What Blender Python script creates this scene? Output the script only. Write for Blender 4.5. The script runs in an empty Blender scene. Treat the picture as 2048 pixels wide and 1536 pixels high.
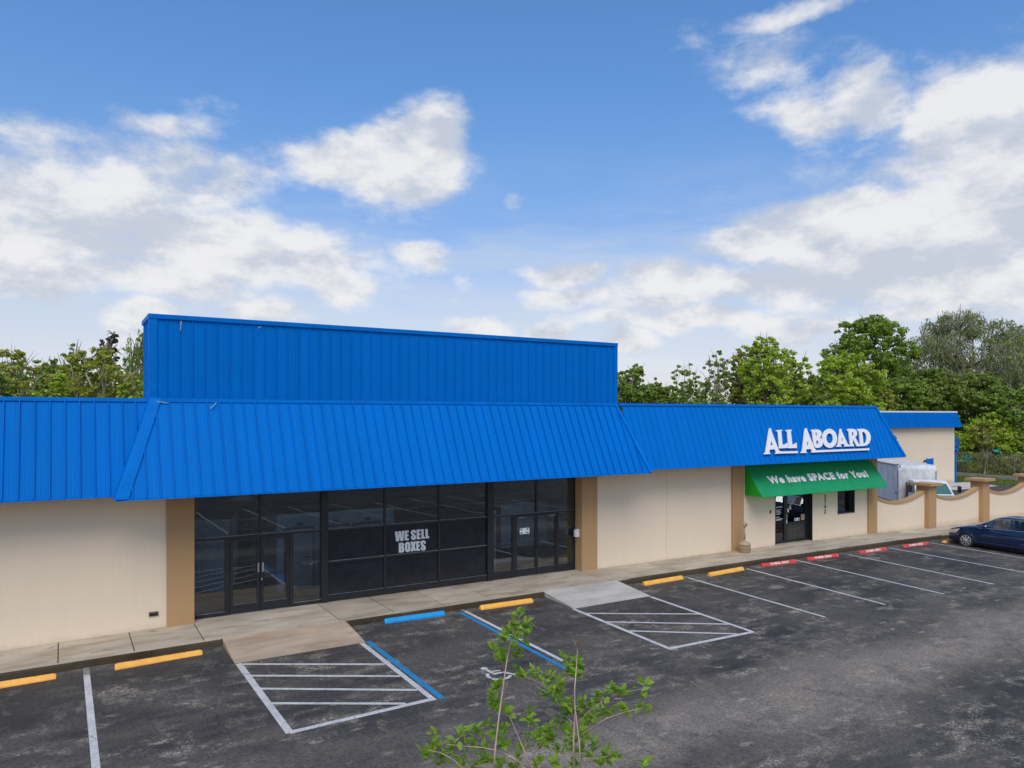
import bpy, math, random
import numpy as np
from mathutils import Vector, Matrix
R_ = math.radians
scn = bpy.context.scene
C = scn.collection

# ------------------------------------------------------------------ camera
F_PX = 1490.0            # focal length in pixels of a 2048 wide frame
HOR = 830.0              # row of the horizon
CAM = np.array([0.0, -20.85, 5.4])
YAW = math.atan2(3495.0 - 1024.0, F_PX)      # angle between facade (+x) and view
FW = np.array([math.cos(YAW), math.sin(YAW), 0]); RT = np.array([math.sin(YAW), -math.cos(YAW), 0]); UP = np.array([0, 0, 1.0])
cam = bpy.data.cameras.new('camera'); co = bpy.data.objects.new('camera', cam); C.objects.link(co)
co.location = CAM
co.rotation_euler = (R_(90), 0, YAW - R_(90))
cam.sensor_width = 36; cam.lens = 36 * F_PX / 2048; cam.shift_y = (HOR - 768) / 2048
cam.clip_end = 3000; cam.clip_start = 0.1
scn.camera = co
scn.view_settings.view_transform = 'Standard'; scn.view_settings.look = 'None'
scn.view_settings.exposure = 0.0; scn.view_settings.gamma = 1; scn.view_settings.use_curve_mapping = False

SUN_EL, SUN_AZ = 52.0, -118.0        # direction TO the sun: azimuth ccw from +x
SKY_STRENGTH = 0.10

# ------------------------------------------------------------------ node helpers
class NT:
    def __init__(s, tree): s.t = tree; s.n = tree.nodes; s.l = tree.links
    def node(s, kind, **kw):
        n = s.n.new(kind)
        for k, v in kw.items(): setattr(n, k, v)
        return n
    def put(s, sock, v):
        if isinstance(v, bpy.types.NodeSocket): s.l.new(v, sock)
        elif v is not None:
            if isinstance(v, (tuple, list)) and len(v) == 3 and sock.type == 'RGBA': v = (*v, 1)
            sock.default_value = v
    def math(s, op, a, b=None, c=None, clamp=False):
        n = s.node('ShaderNodeMath', operation=op, use_clamp=clamp); s.put(n.inputs[0], a)
        if b is not None: s.put(n.inputs[1], b)
        if c is not None: s.put(n.inputs[2], c)
        return n.outputs[0]
    def vmath(s, op, a, b=None):
        n = s.node('ShaderNodeVectorMath', operation=op); s.put(n.inputs[0], a)
        if b is not None:
            if op == 'SCALE': s.put(n.inputs['Scale'], b)
            else: s.put(n.inputs[1], b)
        return n.outputs['Value'] if op in ('LENGTH', 'DOT_PRODUCT', 'DISTANCE') else n.outputs[0]
    def mix(s, f, a, b, bt='MIX'):
        n = s.node('ShaderNodeMix', data_type='RGBA', blend_type=bt); s.put(n.inputs[0], f); s.put(n.inputs[6], a); s.put(n.inputs[7], b)
        return n.outputs[2]
    def noise(s, vec, scale, detail=4, rough=0.5, dist=0.0, lac=2.0):
        n = s.node('ShaderNodeTexNoise'); s.put(n.inputs['Vector'], vec); n.inputs['Scale'].default_value = scale
        n.inputs['Detail'].default_value = detail; n.inputs['Roughness'].default_value = rough; n.inputs['Distortion'].default_value = dist
        n.inputs['Lacunarity'].default_value = lac
        return n.outputs['Fac']
    def rng(s, v, a, b, c=0.0, d=1.0, smooth=True):
        n = s.node('ShaderNodeMapRange', interpolation_type='SMOOTHSTEP' if smooth else 'LINEAR'); s.put(n.inputs[0], v)
        for i, x in enumerate((a, b, c, d)): s.put(n.inputs[i + 1], x)
        return n.outputs[0]
    def mapping(s, vec, scale=(1, 1, 1), rot=(0, 0, 0), loc=(0, 0, 0)):
        n = s.node('ShaderNodeMapping'); s.put(n.inputs[0], vec); n.inputs['Scale'].default_value = scale
        n.inputs['Rotation'].default_value = rot; n.inputs['Location'].default_value = loc
        return n.outputs[0]
    def pos(s): return s.node('ShaderNodeNewGeometry').outputs['Position']
    def sep(s, v):
        n = s.node('ShaderNodeSeparateXYZ'); s.put(n.inputs[0], v); return n.outputs
    def comb(s, x, y, z):
        n = s.node('ShaderNodeCombineXYZ'); s.put(n.inputs[0], x); s.put(n.inputs[1], y); s.put(n.inputs[2], z); return n.outputs[0]
    def bump(s, h, strength=0.3, dist=0.01):
        n = s.node('ShaderNodeBump'); s.put(n.inputs['Height'], h); n.inputs['Strength'].default_value = strength; n.inputs['Distance'].default_value = dist
        return n.outputs[0]

# ------------------------------------------------------------------ world: blue sky with clouds
def px_dir(px, py):
    daz = math.atan((px - 1024) / F_PX)
    return YAW - daz, math.atan((HOR - py) / F_PX * math.cos(daz))
world = bpy.data.worlds.new('World'); scn.world = world; world.use_nodes = True
def build_world():
    w = NT(world.node_tree); w.n.clear()
    sky = w.node('ShaderNodeTexSky', sky_type='NISHITA'); sky.sun_disc = False
    sky.sun_elevation = R_(SUN_EL); sky.sun_rotation = R_(90 - SUN_AZ)
    sky.air_density = 1.0; sky.dust_density = 0.6; sky.ozone_density = 1.6; sky.altitude = 0
    d = w.node('ShaderNodeTexCoord').outputs['Generated']
    x, y, z = w.sep(d)
    az = w.math('ARCTAN2', y, x); el = w.math('ARCSINE', z)
    V = w.comb(az, el, 0.0)
    # domain warp so that the cloud edges are uneven
    def fbm(vec, sc, det, ro, seed):
        return w.noise(w.mapping(vec, (1, 1, 1.9), loc=(seed, seed * .7, seed * .3)), sc, det, ro)
    wn = w.node('ShaderNodeTexNoise'); w.put(wn.inputs['Vector'], w.mapping(d, (1, 1, 1.6), loc=(4.1, 2.2, .3)))
    wn.inputs['Scale'].default_value = 5.5; wn.inputs['Detail'].default_value = 5; wn.inputs['Roughness'].default_value = .55
    warp = w.vmath('SCALE', w.vmath('SUBTRACT', wn.outputs['Color'], (0.5, 0.5, 0.5)), 0.10)
    VW = w.vmath('ADD', V, warp)
    def field(blobs):
        out = None
        for (bx, by, rx, ry, k) in blobs:
            a0, e0 = px_dir(bx, by); sx, sy = rx / F_PX, ry / F_PX
            q = w.vmath('MULTIPLY', w.vmath('SUBTRACT', VW, (a0, e0, 0.0)), (1 / sx, 1 / sy, 0.0))
            r = w.vmath('LENGTH', q)
            v = w.rng(r, 0.0, 1.6, k, 0.0)
            out = v if out is None else w.math('MAXIMUM', out, v)
        return out
    puffs = [(650, 320, 135, 70, .90), (790, 330, 145, 90, 1.15), (850, 305, 85, 95, 1.05), (860, 512, 70, 30, .72), (1030, 415, 40, 22, .45), (925, 560, 45, 20, .45),
             (1960, 240, 150, 125, 1.0), (1640, 220, 170, 55, .62), (1740, 190, 110, 60, .62), (1500, 130, 150, 70, .5), (1620, 20, 170, 30, .42), (1860, 330, 200, 80, .68),
             (1110, 540, 90, 35, .95), (1130, 592, 110, 30, .90), (1330, 545, 130, 45, .95), (1560, 470, 200, 60, 1.05), (1700, 420, 240, 55, .95), (1900, 430, 260, 95, 1.1),
             (1480, 575, 330, 55, .98), (1850, 560, 300, 75, .92), (1380, 640, 300, 28, .85), (1750, 650, 250, 25, .7), (960, 640, 75, 28, .85), (1080, 662, 75, 28, .8), (1260, 690, 70, 32, .85),
             (560, 530, 210, 65, 1.05), (650, 570, 125, 40, 1.0), (420, 470, 220, 80, .9), (130, 480, 250, 70, .85), (60, 570, 130, 60, .85), (160, 320, 280, 80, .6), (330, 260, 140, 50, .6), (430, 200, 120, 35, .35),
             (270, 650, 60, 35, .95), (530, 632, 90, 25, .85), (70, 570, 110, 40, .95), (420, 350, 230, 70, .72), (100, 390, 280, 80, .85), (250, 560, 260, 60, .8), (1750, 520, 300, 60, .9)]
    cov = field(puffs)
    n1 = fbm(d, 7.5, 9, .60, 3.3)
    # elsewhere in the sky the same broken cloud goes on
    a0, e0 = px_dir(1024, 500)
    q = w.vmath('MULTIPLY', w.vmath('SUBTRACT', V, (a0, e0, 0.0)), (1 / .68, 1 / .46, 0.0))
    sq = w.sep(q); mo = w.math('MAXIMUM', w.math('ABSOLUTE', sq[0]), w.math('ABSOLUTE', sq[1]))
    outm = w.rng(mo, 0.95, 1.3)
    gen = w.math('MULTIPLY', w.rng(fbm(d, 2.2, 3, .5, 8.8), .44, .62, 0.0, .9), outm)
    cov = w.math('MAXIMUM', cov, gen)
    dens = w.rng(w.math('ADD', cov, w.math('MULTIPLY', w.math('SUBTRACT', n1, .5), 1.42)), .19, .70)
    # thin veil, streaky, thicker to the horizon
    nv = w.noise(w.mapping(d, (1, 1, 5.0), loc=(1.7, 5.1, 2)), 3.2, 7, .62)
    veil_h = w.rng(el, 0.42, 0.02, 0.0, 1.0)
    veil = w.math('MULTIPLY', w.rng(w.math('ADD', nv, w.math('MULTIPLY', veil_h, .34)), .48, .86, 0, .62), w.rng(veil_h, 0, .6))
    # shading: lit tops, lavender-grey undersides
    up = w.vmath('ADD', d, (-.010, 0.0, .030))
    n2 = fbm(up, 7.5, 6, .60, 3.3)
    n1s = fbm(d, 7.5, 6, .60, 3.3)
    emb = w.math('SUBTRACT', n1s, n2)
    sh = w.rng(w.math('ADD', w.math('MULTIPLY', emb, 2.6), w.math('MULTIPLY', w.math('SUBTRACT', fbm(d, 4.0, 4, .5, 6.1), .5), 1.15)), -.32, .38)
    ccol = w.mix(sh, (5.75, 6.2, 7.1), (8.75, 8.7, 8.75))
    hs = w.node('ShaderNodeHueSaturation'); hs.inputs['Saturation'].default_value = 1.12; hs.inputs['Value'].default_value = 1.0; w.put(hs.inputs['Color'], sky.outputs[0])
    grade = w.mix(1.0, hs.outputs[0], w.mix(w.rng(el, .05, .46), (1.55, 1.25, 1.30), (1.22, 1.55, 1.82)), 'MULTIPLY')
    c1 = w.mix(veil, grade, (6.2, 6.9, 8.0))
    c2 = w.mix(w.math('MULTIPLY', dens, .94), c1, ccol)
    bg = w.node('ShaderNodeBackground'); w.put(bg.inputs[0], c2); bg.inputs[1].default_value = SKY_STRENGTH
    out = w.node('ShaderNodeOutputWorld'); w.l.new(bg.outputs[0], out.inputs[0])
    world.cycles.sampling_method = 'MANUAL'; world.cycles.sample_map_resolution = 512
build_world()
sl = bpy.data.lights.new('sun', 'SUN'); sl.energy = 2.0; sl.angle = R_(38); sl.color = (1, .94, .85)
so = bpy.data.objects.new('sun', sl); C.objects.link(so)
sd = Vector((math.cos(R_(SUN_EL)) * math.cos(R_(SUN_AZ)), math.cos(R_(SUN_EL)) * math.sin(R_(SUN_AZ)), math.sin(R_(SUN_EL))))
so.rotation_euler = (-sd).to_track_quat('-Z', 'Y').to_euler()

# ------------------------------------------------------------------ pixel -> world helpers
def ray(px, py): return FW + RT * (px - 1024) / F_PX + UP * (HOR - py) / F_PX
def on_plane(px, py, P0, N):
    r = ray(px, py); t = ((P0 - CAM) @ N) / (r @ N); return CAM + r * t
def on_y(px, py, y): return on_plane(px, py, np.array([0, y, 0.]), np.array([0, 1., 0]))
def at_depth(px, py, D): return CAM + ray(px, py) * D
XS = [-60, -8, -1.2, 2.3, 23, 32, 36.5, 43, 200]; ZS = [-.1, -.1, -.05, 0, 0, -.05, -.15, -.25, -.25]
def SW(x): return float(np.interp(x, XS, ZS))
def G(x, y):
    if y > -1.9: return SW(x) - .15
    return SW(x) - .15 + .02 * (max(y, -30) + 1.9)

# ------------------------------------------------------------------ mesh helpers
class M:
    def __init__(s): s.v = []; s.f = []; s.mi = []
    def add(s, v, f, mi=0):
        o = len(s.v); s.v += [tuple(float(c) for c in p) for p in v]; s.f += [tuple(i + o for i in q) for q in f]; s.mi += [mi] * len(f); return s
    def box(s, x0, x1, y0, y1, z0, z1, mi=0):
        v = [(x0, y0, z0), (x1, y0, z0), (x1, y1, z0), (x0, y1, z0), (x0, y0, z1), (x1, y0, z1), (x1, y1, z1), (x0, y1, z1)]
        return s.add(v, [(0, 3, 2, 1), (4, 5, 6, 7), (0, 1, 5, 4), (1, 2, 6, 5), (2, 3, 7, 6), (3, 0, 4, 7)], mi)
    def prism(s, poly, axis, a, b, mi=0):
        """poly: 2D outline; axis 'x': (y,z), 'y': (x,z), 'z': (x,y)"""
        n = len(poly)
        def P(q, t): return {'x': (t, q[0], q[1]), 'y': (q[0], t, q[1]), 'z': (q[0], q[1], t)}[axis]
        v = [P(q, a) for q in poly] + [P(q, b) for q in poly]
        f = [tuple(range(n))[::-1], tuple(range(n, 2 * n))] + [(i, (i + 1) % n, n + (i + 1) % n, n + i) for i in range(n)]
        return s.add(v, f, mi)
    def quad(s, a, b, c, d, mi=0): return s.add([a, b, c, d], [(0, 1, 2, 3)], mi)
    def tube(s, pts, rad, n=6, mi=0, cap=True):
        pts = [Vector(p) for p in pts]; k = len(pts)
        if not hasattr(rad, '__len__'): rad = [rad] * k
        v = []; f = []
        ref = Vector((.31, .17, .93))
        for i, p in enumerate(pts):
            t = (pts[min(i + 1, k - 1)] - pts[max(i - 1, 0)]).normalized()
            u = t.cross(ref)
            if u.length < 1e-3: u = t.cross(Vector((1, 0, 0)))
            u.normalize(); w = t.cross(u)
            for j in range(n):
                a = 2 * math.pi * j / n; v.append(p + u * (math.cos(a) * rad[i]) + w * (math.sin(a) * rad[i]))
        for i in range(k - 1):
            for j in range(n): f.append((i * n + j, i * n + (j + 1) % n, (i + 1) * n + (j + 1) % n, (i + 1) * n + j))
        if cap: f.append(tuple(range(n))[::-1]); f.append(tuple((k - 1) * n + j for j in range(n)))
        return s.add(v, f, mi)
    def lathe(s, prof, n=20, c=(0, 0, 0), mi=0, axis='z'):
        v = []; f = []
        for (r, h) in prof:
            for j in range(n):
                a = 2 * math.pi * j / n; q = (r * math.cos(a), r * math.sin(a), h)
                if axis == 'x': q = (h, r * math.cos(a), r * math.sin(a))
                v.append((q[0] + c[0], q[1] + c[1], q[2] + c[2]))
        k = len(prof)
        for i in range(k - 1):
            for j in range(n): f.append((i * n + j, i * n + (j + 1) % n, (i + 1) * n + (j + 1) % n, (i + 1) * n + j))
        f.append(tuple(range(n))[::-1]); f.append(tuple((k - 1) * n + j for j in range(n)))
        return s.add(v, f, mi)
    def mesh(s, name, mats, smooth=False):
        me = bpy.data.meshes.new(name); me.from_pydata(s.v, [], s.f)
        for m in (mats if isinstance(mats, (list, tuple)) else [mats]): me.materials.append(m)
        if any(s.mi): me.polygons.foreach_set('material_index', s.mi)
        if smooth: me.polygons.foreach_set('use_smooth', [True] * len(s.f))
        me.update(); return me
    def build(s, name, mats, parent=None, smooth=False, bevel=0.0, fix=False):
        me = s.mesh(name, mats, smooth)
        if bevel or fix:
            import bmesh
            bm = bmesh.new(); bm.from_mesh(me)
            bmesh.ops.recalc_face_normals(bm, faces=bm.faces)
            if bevel: bmesh.ops.bevel(bm, geom=[e for e in bm.edges if len(e.link_faces) == 2 and e.calc_face_angle(0) > .5], offset=bevel, segments=2, profile=.6, affect='EDGES', clamp_overlap=True)
            bm.to_mesh(me); bm.free()
        return link(name, me, parent)
def link(name, me, parent=None, loc=None):
    o = bpy.data.objects.new(name, me); C.objects.link(o)
    if parent is not None: o.parent = parent
    if loc is not None: o.location = loc
    return o
def tag(o, label=None, cat=None, group=None, kind=None):
    if label: o['label'] = label
    if cat: o['category'] = cat
    if group: o['group'] = group
    if kind: o['kind'] = kind
    return o
def thing(name, label, cat, loc=(0, 0, 0), rz=0, group=None):
    o = bpy.data.objects.new(name, None); C.objects.link(o); o.location = loc; o.rotation_euler = (0, 0, rz); o.empty_display_size = .3
    return tag(o, label, cat, group)

# ------------------------------------------------------------------ materials
MATS = {}
def mat(name, col, rough=.6, metal=0, spec=.5, noise=None, bump=None, trans=0, coat=0, emit=None):
    if name in MATS: return MATS[name]
    m = bpy.data.materials.new(name); m.use_nodes = True; t = NT(m.node_tree); b = t.n['Principled BSDF']
    b.inputs['Base Color'].default_value = (*col, 1); b.inputs['Roughness'].default_value = rough; b.inputs['Metallic'].default_value = metal
    b.inputs['Specular IOR Level'].default_value = spec
    if coat: b.inputs['Coat Weight'].default_value = coat; b.inputs['Coat Roughness'].default_value = .06
    if noise:   # (scale, amount, detail, stretch)
        sc, am, det, st = noise
        v = t.mapping(t.pos(), st)
        n = t.rng(t.noise(v, sc, det, .6), .3, .7)
        lo = tuple(c * (1 - am) for c in col); hi = tuple(min(1, c * (1 + am)) for c in col)
        t.put(b.inputs['Base Color'], t.mix(n, lo, hi))
    if bump:
        t.put(b.inputs['Normal'], t.bump(t.noise(t.pos(), bump[0], 4, .6), bump[1], bump[2]))
    if emit: b.inputs['Emission Color'].default_value = (*emit[0], 1); b.inputs['Emission Strength'].default_value = emit[1]
    MATS[name] = m; return m

def metal_paint(name, col):
    m = bpy.data.materials.new(name); m.use_nodes = True; t = NT(m.node_tree); b = t.n['Principled BSDF']
    p = t.pos(); s = t.sep(p)
    pan = t.math('FLOOR', t.math('DIVIDE', t.math('SUBTRACT', s[0], .03), .30))
    wn = t.node('ShaderNodeTexWhiteNoise', noise_dimensions='1D'); t.put(wn.inputs['W'], pan)
    streak = t.noise(t.mapping(p, (14, 2, .35)), 1.0, 5, .6)
    blot = t.noise(p, .7, 5, .55)
    f = t.math('ADD', t.math('MULTIPLY', streak, .5), t.math('ADD', t.math('MULTIPLY', blot, .4), t.math('MULTIPLY', wn.outputs['Value'], .16)))
    f = t.rng(f, .33, .75)
    c = t.mix(f, tuple(c * .92 for c in col), tuple(min(1, c * 1.05) for c in col))
    spk = t.rng(t.noise(p, 26, 3, .5), .76, .80, 0, .35)
    c = t.mix(spk, c, (.30, .42, .60))
    t.put(b.inputs['Base Color'], c)
    b.inputs['Roughness'].default_value = .55; b.inputs['Specular IOR Level'].default_value = .05
    t.put(b.inputs['Roughness'], t.rng(blot, .3, .7, .45, .6))
    oil = t.noise(t.mapping(p, (1.6, 1.6, .5)), 2.2, 3, .5)
    t.put(b.inputs['Normal'], t.bump(oil, .10, .01))
    return m
BLUE = metal_paint('blue_painted_metal', (.000, .158, .565))
BLUE_TRIM = mat('blue_trim_metal', (.000, .158, .565), .5, spec=.06, noise=(1.5, .1, 4, (1, 1, 1)))

def stucco(name, col, streaks=.10):
    m = bpy.data.materials.new(name); m.use_nodes = True; t = NT(m.node_tree); b = t.n['Principled BSDF']
    p = t.pos(); z = t.sep(p)[2]
    big = t.noise(p, .45, 5, .55); st = t.noise(t.mapping(p, (9, 9, .5)), 1.0, 5, .6); fine = t.noise(p, 45, 3, .6)
    f = t.math('ADD', t.math('MULTIPLY', big, .4), t.math('ADD', t.math('MULTIPLY', st, .4), t.math('MULTIPLY', fine, .2)))
    c = t.mix(t.rng(f, .33, .67), tuple(x * (1 - streaks) for x in col), tuple(min(1, x * (1 + streaks * .5)) for x in col))
    dirt = t.math('MULTIPLY', t.rng(t.math('ADD', z, t.math('MULTIPLY', t.noise(p, 3.5, 5, .65), .35)), .0, .32, 1, 0), .35)
    c = t.mix(dirt, c, (.33, .26, .18))
    t.put(b.inputs['Base Color'], c); b.inputs['Roughness'].default_value = .9; b.inputs['Specular IOR Level'].default_value = .2
    t.put(b.inputs['Normal'], t.bump(t.noise(p, 60, 4, .7), .35, .006))
    return m
BEIGE = stucco('beige_stucco', (.82, .675, .505), .035)
TAN = stucco('tan_stucco', (.47, .295, .145), .08)

def concrete(name, col, stain=.6, cold=(.10, .075, .045)):
    m = bpy.data.materials.new(name); m.use_nodes = True; t = NT(m.node_tree); b = t.n['Principled BSDF']
    p = t.pos()
    big = t.noise(t.mapping(p, (.6, 1.4, 1)), 1.0, 6, .6); fine = t.noise(p, 38, 4, .65)
    c = t.mix(t.rng(big, .32, .68), tuple(x * .84 for x in col), tuple(min(1, x * 1.16) for x in col))
    c = t.mix(t.rng(fine, .35, .7, 0, .28), c, tuple(x * .6 for x in col))
    br = t.noise(t.mapping(p, (.8, 2.5, 1), loc=(3, 1, 0)), .9, 6, .6)
    c = t.mix(t.rng(br, .46, .72, 0, stain), c, (col[0] * .62, col[1] * .5, col[2] * .36))
    dk = t.noise(t.mapping(p, (1, 2.2, 1), loc=(9, 4, 0)), 1.3, 7, .65)
    c = t.mix(t.rng(dk, .60, .72, 0, stain), c, cold)
    oi = t.node('ShaderNodeObjectInfo')
    c = t.mix(1.0, c, t.mix(oi.outputs['Random'], (.90, .90, .89), (1.07, 1.07, 1.08)), 'MULTIPLY')
    t.put(b.inputs['Base Color'], c); b.inputs['Roughness'].default_value = .88; b.inputs['Specular IOR Level'].default_value = .25
    t.put(b.inputs['Normal'], t.bump(fine, .35, .006))
    return m
CONC = concrete('weathered_concrete', (.47, .405, .315), .75)
RAMP1 = concrete('pinkish_old_concrete', (.46, .355, .26), .55, (.16, .12, .085))
RAMP2 = concrete('new_pale_concrete', (.52, .49, .45), .22, (.26, .235, .20))
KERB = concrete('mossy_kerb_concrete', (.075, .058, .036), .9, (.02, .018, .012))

def asphalt():
    m = bpy.data.materials.new('sealed_asphalt'); m.use_nodes = True; t = NT(m.node_tree); b = t.n['Principled BSDF']
    p = t.pos(); s = t.sep(p)
    big = t.noise(t.mapping(p, (.7, 1.2, 1)), .42, 6, .6)
    c = t.mix(t.rng(big, .34, .66), (.029, .028, .030), (.070, .066, .062))
    mid = t.noise(t.mapping(p, (1, 1, 1), loc=(5, 5, 0)), 1.7, 8, .68)
    # the worn lane where cars drive, parallel with the shop front
    lane_d = t.math('ABSOLUTE', t.math('ADD', t.math('ADD', s[1], 10.75), t.math('MULTIPLY', t.math('SUBTRACT', t.noise(p, .28, 4, .5), .5), 3.2)))
    lane = t.rng(lane_d, .1, 1.9, 1.0, 0.0)
    lane = t.math('MULTIPLY', lane, t.rng(mid, .28, .58, .45, 1.0))
    c = t.mix(t.math('MULTIPLY', lane, .85), c, (.235, .205, .172))
    # wide dusty haze in the aisle
    ha = t.noise(t.mapping(p, (.5, 1.3, 1), loc=(11, 2, 0)), .8, 7, .64)
    reg = t.rng(s[1], -3.2, -7.5, .25, 1.0)
    c = t.mix(t.math('MULTIPLY', t.rng(ha, .40, .72, 0, .70), reg), c, (.135, .122, .108))
    # worn patches: clusters of pale aggregate showing through the sealer
    speck = t.rng(t.math('ADD', t.math('MULTIPLY', t.noise(p, 21, 4, .7), .6), t.math('MULTIPLY', t.noise(p, 60, 2, .6), .4)), .44, .58)
    sc1 = t.noise(t.mapping(p, (1.0, 1.9, 1), rot=(0, 0, .18), loc=(2, 7, 0)), 1.25, 8, .62)
    msk = t.noise(p, .55, 4, .55)
    a1 = t.math('MULTIPLY', t.math('MULTIPLY', t.rng(sc1, .50, .66), t.rng(msk, .38, .60)), speck)
    c = t.mix(t.math('MULTIPLY', a1, .95), c, (.34, .30, .245))
    sc2 = t.noise(t.mapping(p, (2.6, 1.2, 1), rot=(0, 0, -.4), loc=(21, 3, 0)), 1.4, 9, .66)
    msk2 = t.noise(t.mapping(p, loc=(31, 17, 0)), .6, 4, .55)
    a2 = t.math('MULTIPLY', t.math('MULTIPLY', t.rng(sc2, .53, .66), t.rng(msk2, .42, .60)), t.rng(speck, 0, 1, .25, 1))
    c = t.mix(t.math('MULTIPLY', a2, .62), c, (.26, .23, .19))
    # separate footprint sized dust marks
    vo = t.node('ShaderNodeTexVoronoi', feature='F1'); t.put(vo.inputs['Vector'], t.mapping(t.vmath('ADD', p, t.vmath('SCALE', t.comb(t.noise(p, 6, 3, .6), t.noise(t.mapping(p, loc=(7, 0, 0)), 6, 3, .6), 0.0), .28)), (.75, 1.9, 1), rot=(0, 0, .22)))
    vo.inputs['Scale'].default_value = 1.75; vo.inputs['Randomness'].default_value = 1.0
    vr = t.sep(vo.outputs['Color'])
    dot = t.math('MULTIPLY', t.rng(vo.outputs['Distance'], .12, .26, 1, 0), t.rng(vr[0], .60, .66))
    dot = t.math('MULTIPLY', dot, t.rng(t.noise(t.mapping(p, (1, 4, 1)), 9, 5, .7), .34, .56))
    dot = t.math('MULTIPLY', dot, t.rng(s[1], -3.8, -6.2, .25, 1.0))
    c = t.mix(t.math('MULTIPLY', dot, .62), c, (.32, .285, .235))
    # grey rubbed patches just in front of the kerb
    kb = t.math('MULTIPLY', t.rng(s[1], -2.5, -2.0, 0, 1), t.rng(mid, .40, .62))
    c = t.mix(t.math('MULTIPLY', kb, .6), c, (.17, .155, .135))
    fine = t.noise(p, 55, 5, .75); vf = t.noise(p, 140, 2, .6)
    gr = t.noise(p, 16, 5, .75)
    c = t.mix(1.0, c, t.mix(t.rng(gr, .34, .66), (.72, .72, .72), (1.32, 1.30, 1.27)), 'MULTIPLY')
    c = t.mix(1.0, c, t.mix(t.rng(t.math('ADD', t.math('MULTIPLY', fine, .6), t.math('MULTIPLY', vf, .4)), .36, .64), (.48, .48, .49), (1.75, 1.72, 1.66)), 'MULTIPLY')
    # hairline cracks
    ve = t.node('ShaderNodeTexVoronoi', feature='DISTANCE_TO_EDGE'); t.put(ve.inputs['Vector'], t.vmath('ADD', p, t.vmath('SCALE', t.comb(mid, big, 0.0), 1.5)))
    ve.inputs['Scale'].default_value = .16
    cr = t.math('MULTIPLY', t.rng(ve.outputs['Distance'], 0, .006, 1, 0), t.rng(msk2, .45, .55))
    c = t.mix(t.math('MULTIPLY', cr, .5), c, (.01, .01, .01))
    t.put(b.inputs['Base Color'], c)
    t.put(b.inputs['Roughness'], t.rng(big, .3, .7, .72, .9)); b.inputs['Specular IOR Level'].default_value = .3
    t.put(b.inputs['Normal'], t.bump(t.math('ADD', fine, t.math('MULTIPLY', vf, .5)), .5, .008))
    return m
ASPH = asphalt()
def road_paint(name, col, wear=.5):
    m = bpy.data.materials.new(name); m.use_nodes = True; t = NT(m.node_tree); b = t.n['Principled BSDF']
    p = t.pos()
    c = t.mix(t.rng(t.noise(p, 3, 5, .6), .3, .7), tuple(x * .80 for x in col), col)
    w = t.math('MULTIPLY', t.rng(t.noise(p, 17, 7, .75), .56, .64), t.rng(t.noise(p, 1.3, 4, .6), .35, .65, .2, 1))
    c = t.mix(t.math('MULTIPLY', w, wear), c, (.07, .07, .07))
    ve = t.node('ShaderNodeTexVoronoi', feature='DISTANCE_TO_EDGE'); t.put(ve.inputs['Vector'], t.vmath('ADD', p, t.vmath('SCALE', t.comb(t.noise(p, 4, 3, .5), t.noise(p, 4.5, 3, .5), 0.0), .2))); ve.inputs['Scale'].default_value = 5
    c = t.mix(t.math('MULTIPLY', t.rng(ve.outputs['Distance'], 0, .03, 1, 0), wear), c, (.12, .12, .12))
    t.put(b.inputs['Base Color'], c); b.inputs['Roughness'].default_value = .75
    t.put(b.inputs['Normal'], t.bump(t.noise(p, 90, 3, .7), .5, .004))
    return m
WHITE_P = road_paint('white_road_paint', (.60, .58, .57), .55)
WHITE_F = road_paint('faded_white_road_paint', (.27, .255, .235), .8)
WHITE_T = road_paint('thin_white_stall_paint', (.56, .55, .55), .6)
BLUE_P = road_paint('blue_road_paint', (.006, .23, .50), .35)

def stop_paint(name, col, chip=(.45, .40, .32), amt=.2):
    m = bpy.data.materials.new(name); m.use_nodes = True; t = NT(m.node_tree); b = t.n['Principled BSDF']
    p = t.pos()
    c = t.mix(t.rng(t.noise(p, 5, 5, .6), .3, .7), tuple(x * .88 for x in col), tuple(min(1, x * 1.06) for x in col))
    c = t.mix(t.math('MULTIPLY', t.rng(t.noise(p, 7, 6, .7), .60, .66), amt), c, chip)
    t.put(b.inputs['Base Color'], c); b.inputs['Roughness'].default_value = .6
    t.put(b.inputs['Normal'], t.bump(t.noise(p, 40, 4, .6), .4, .006))
    return m
YEL = stop_paint('yellow_stop_paint', (.98, .46, .07), (.5, .27, .08), .3)
RED = stop_paint('red_stop_paint', (.62, .055, .05), (.60, .45, .36), .9)
BLU_S = stop_paint('blue_stop_paint', (.0, .29, .64), (.02, .12, .3), .3)

def glass(name, tint, glossy=(1, 1, 1), boost=1.0):
    m = bpy.data.materials.new(name); m.use_nodes = True; t = NT(m.node_tree); t.n.clear()
    tr = t.node('ShaderNodeBsdfTransparent'); tr.inputs[0].default_value = (*tint, 1)
    gl = t.node('ShaderNodeBsdfGlossy'); gl.inputs['Color'].default_value = (*glossy, 1); gl.inputs['Roughness'].default_value = .0
    nb = t.bump(t.noise(t.pos(), .9, 2, .4), .06, .03); t.put(gl.inputs['Normal'], nb)
    fr = t.node('ShaderNodeFresnel'); fr.inputs['IOR'].default_value = 1.55
    mx = t.node('ShaderNodeMixShader'); t.put(mx.inputs[0], t.math('MULTIPLY', fr.outputs[0], boost, clamp=True)); t.l.new(tr.outputs[0], mx.inputs[1]); t.l.new(gl.outputs[0], mx.inputs[2])
    o = t.node('ShaderNodeOutputMaterial'); t.l.new(mx.outputs[0], o.inputs[0]); return m
GLASS = glass('tinted_storefront_glass', (.68, .76, .81), boost=1.9)
CARGLASS = glass('car_window_glass', (.34, .42, .41), boost=.9)
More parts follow.
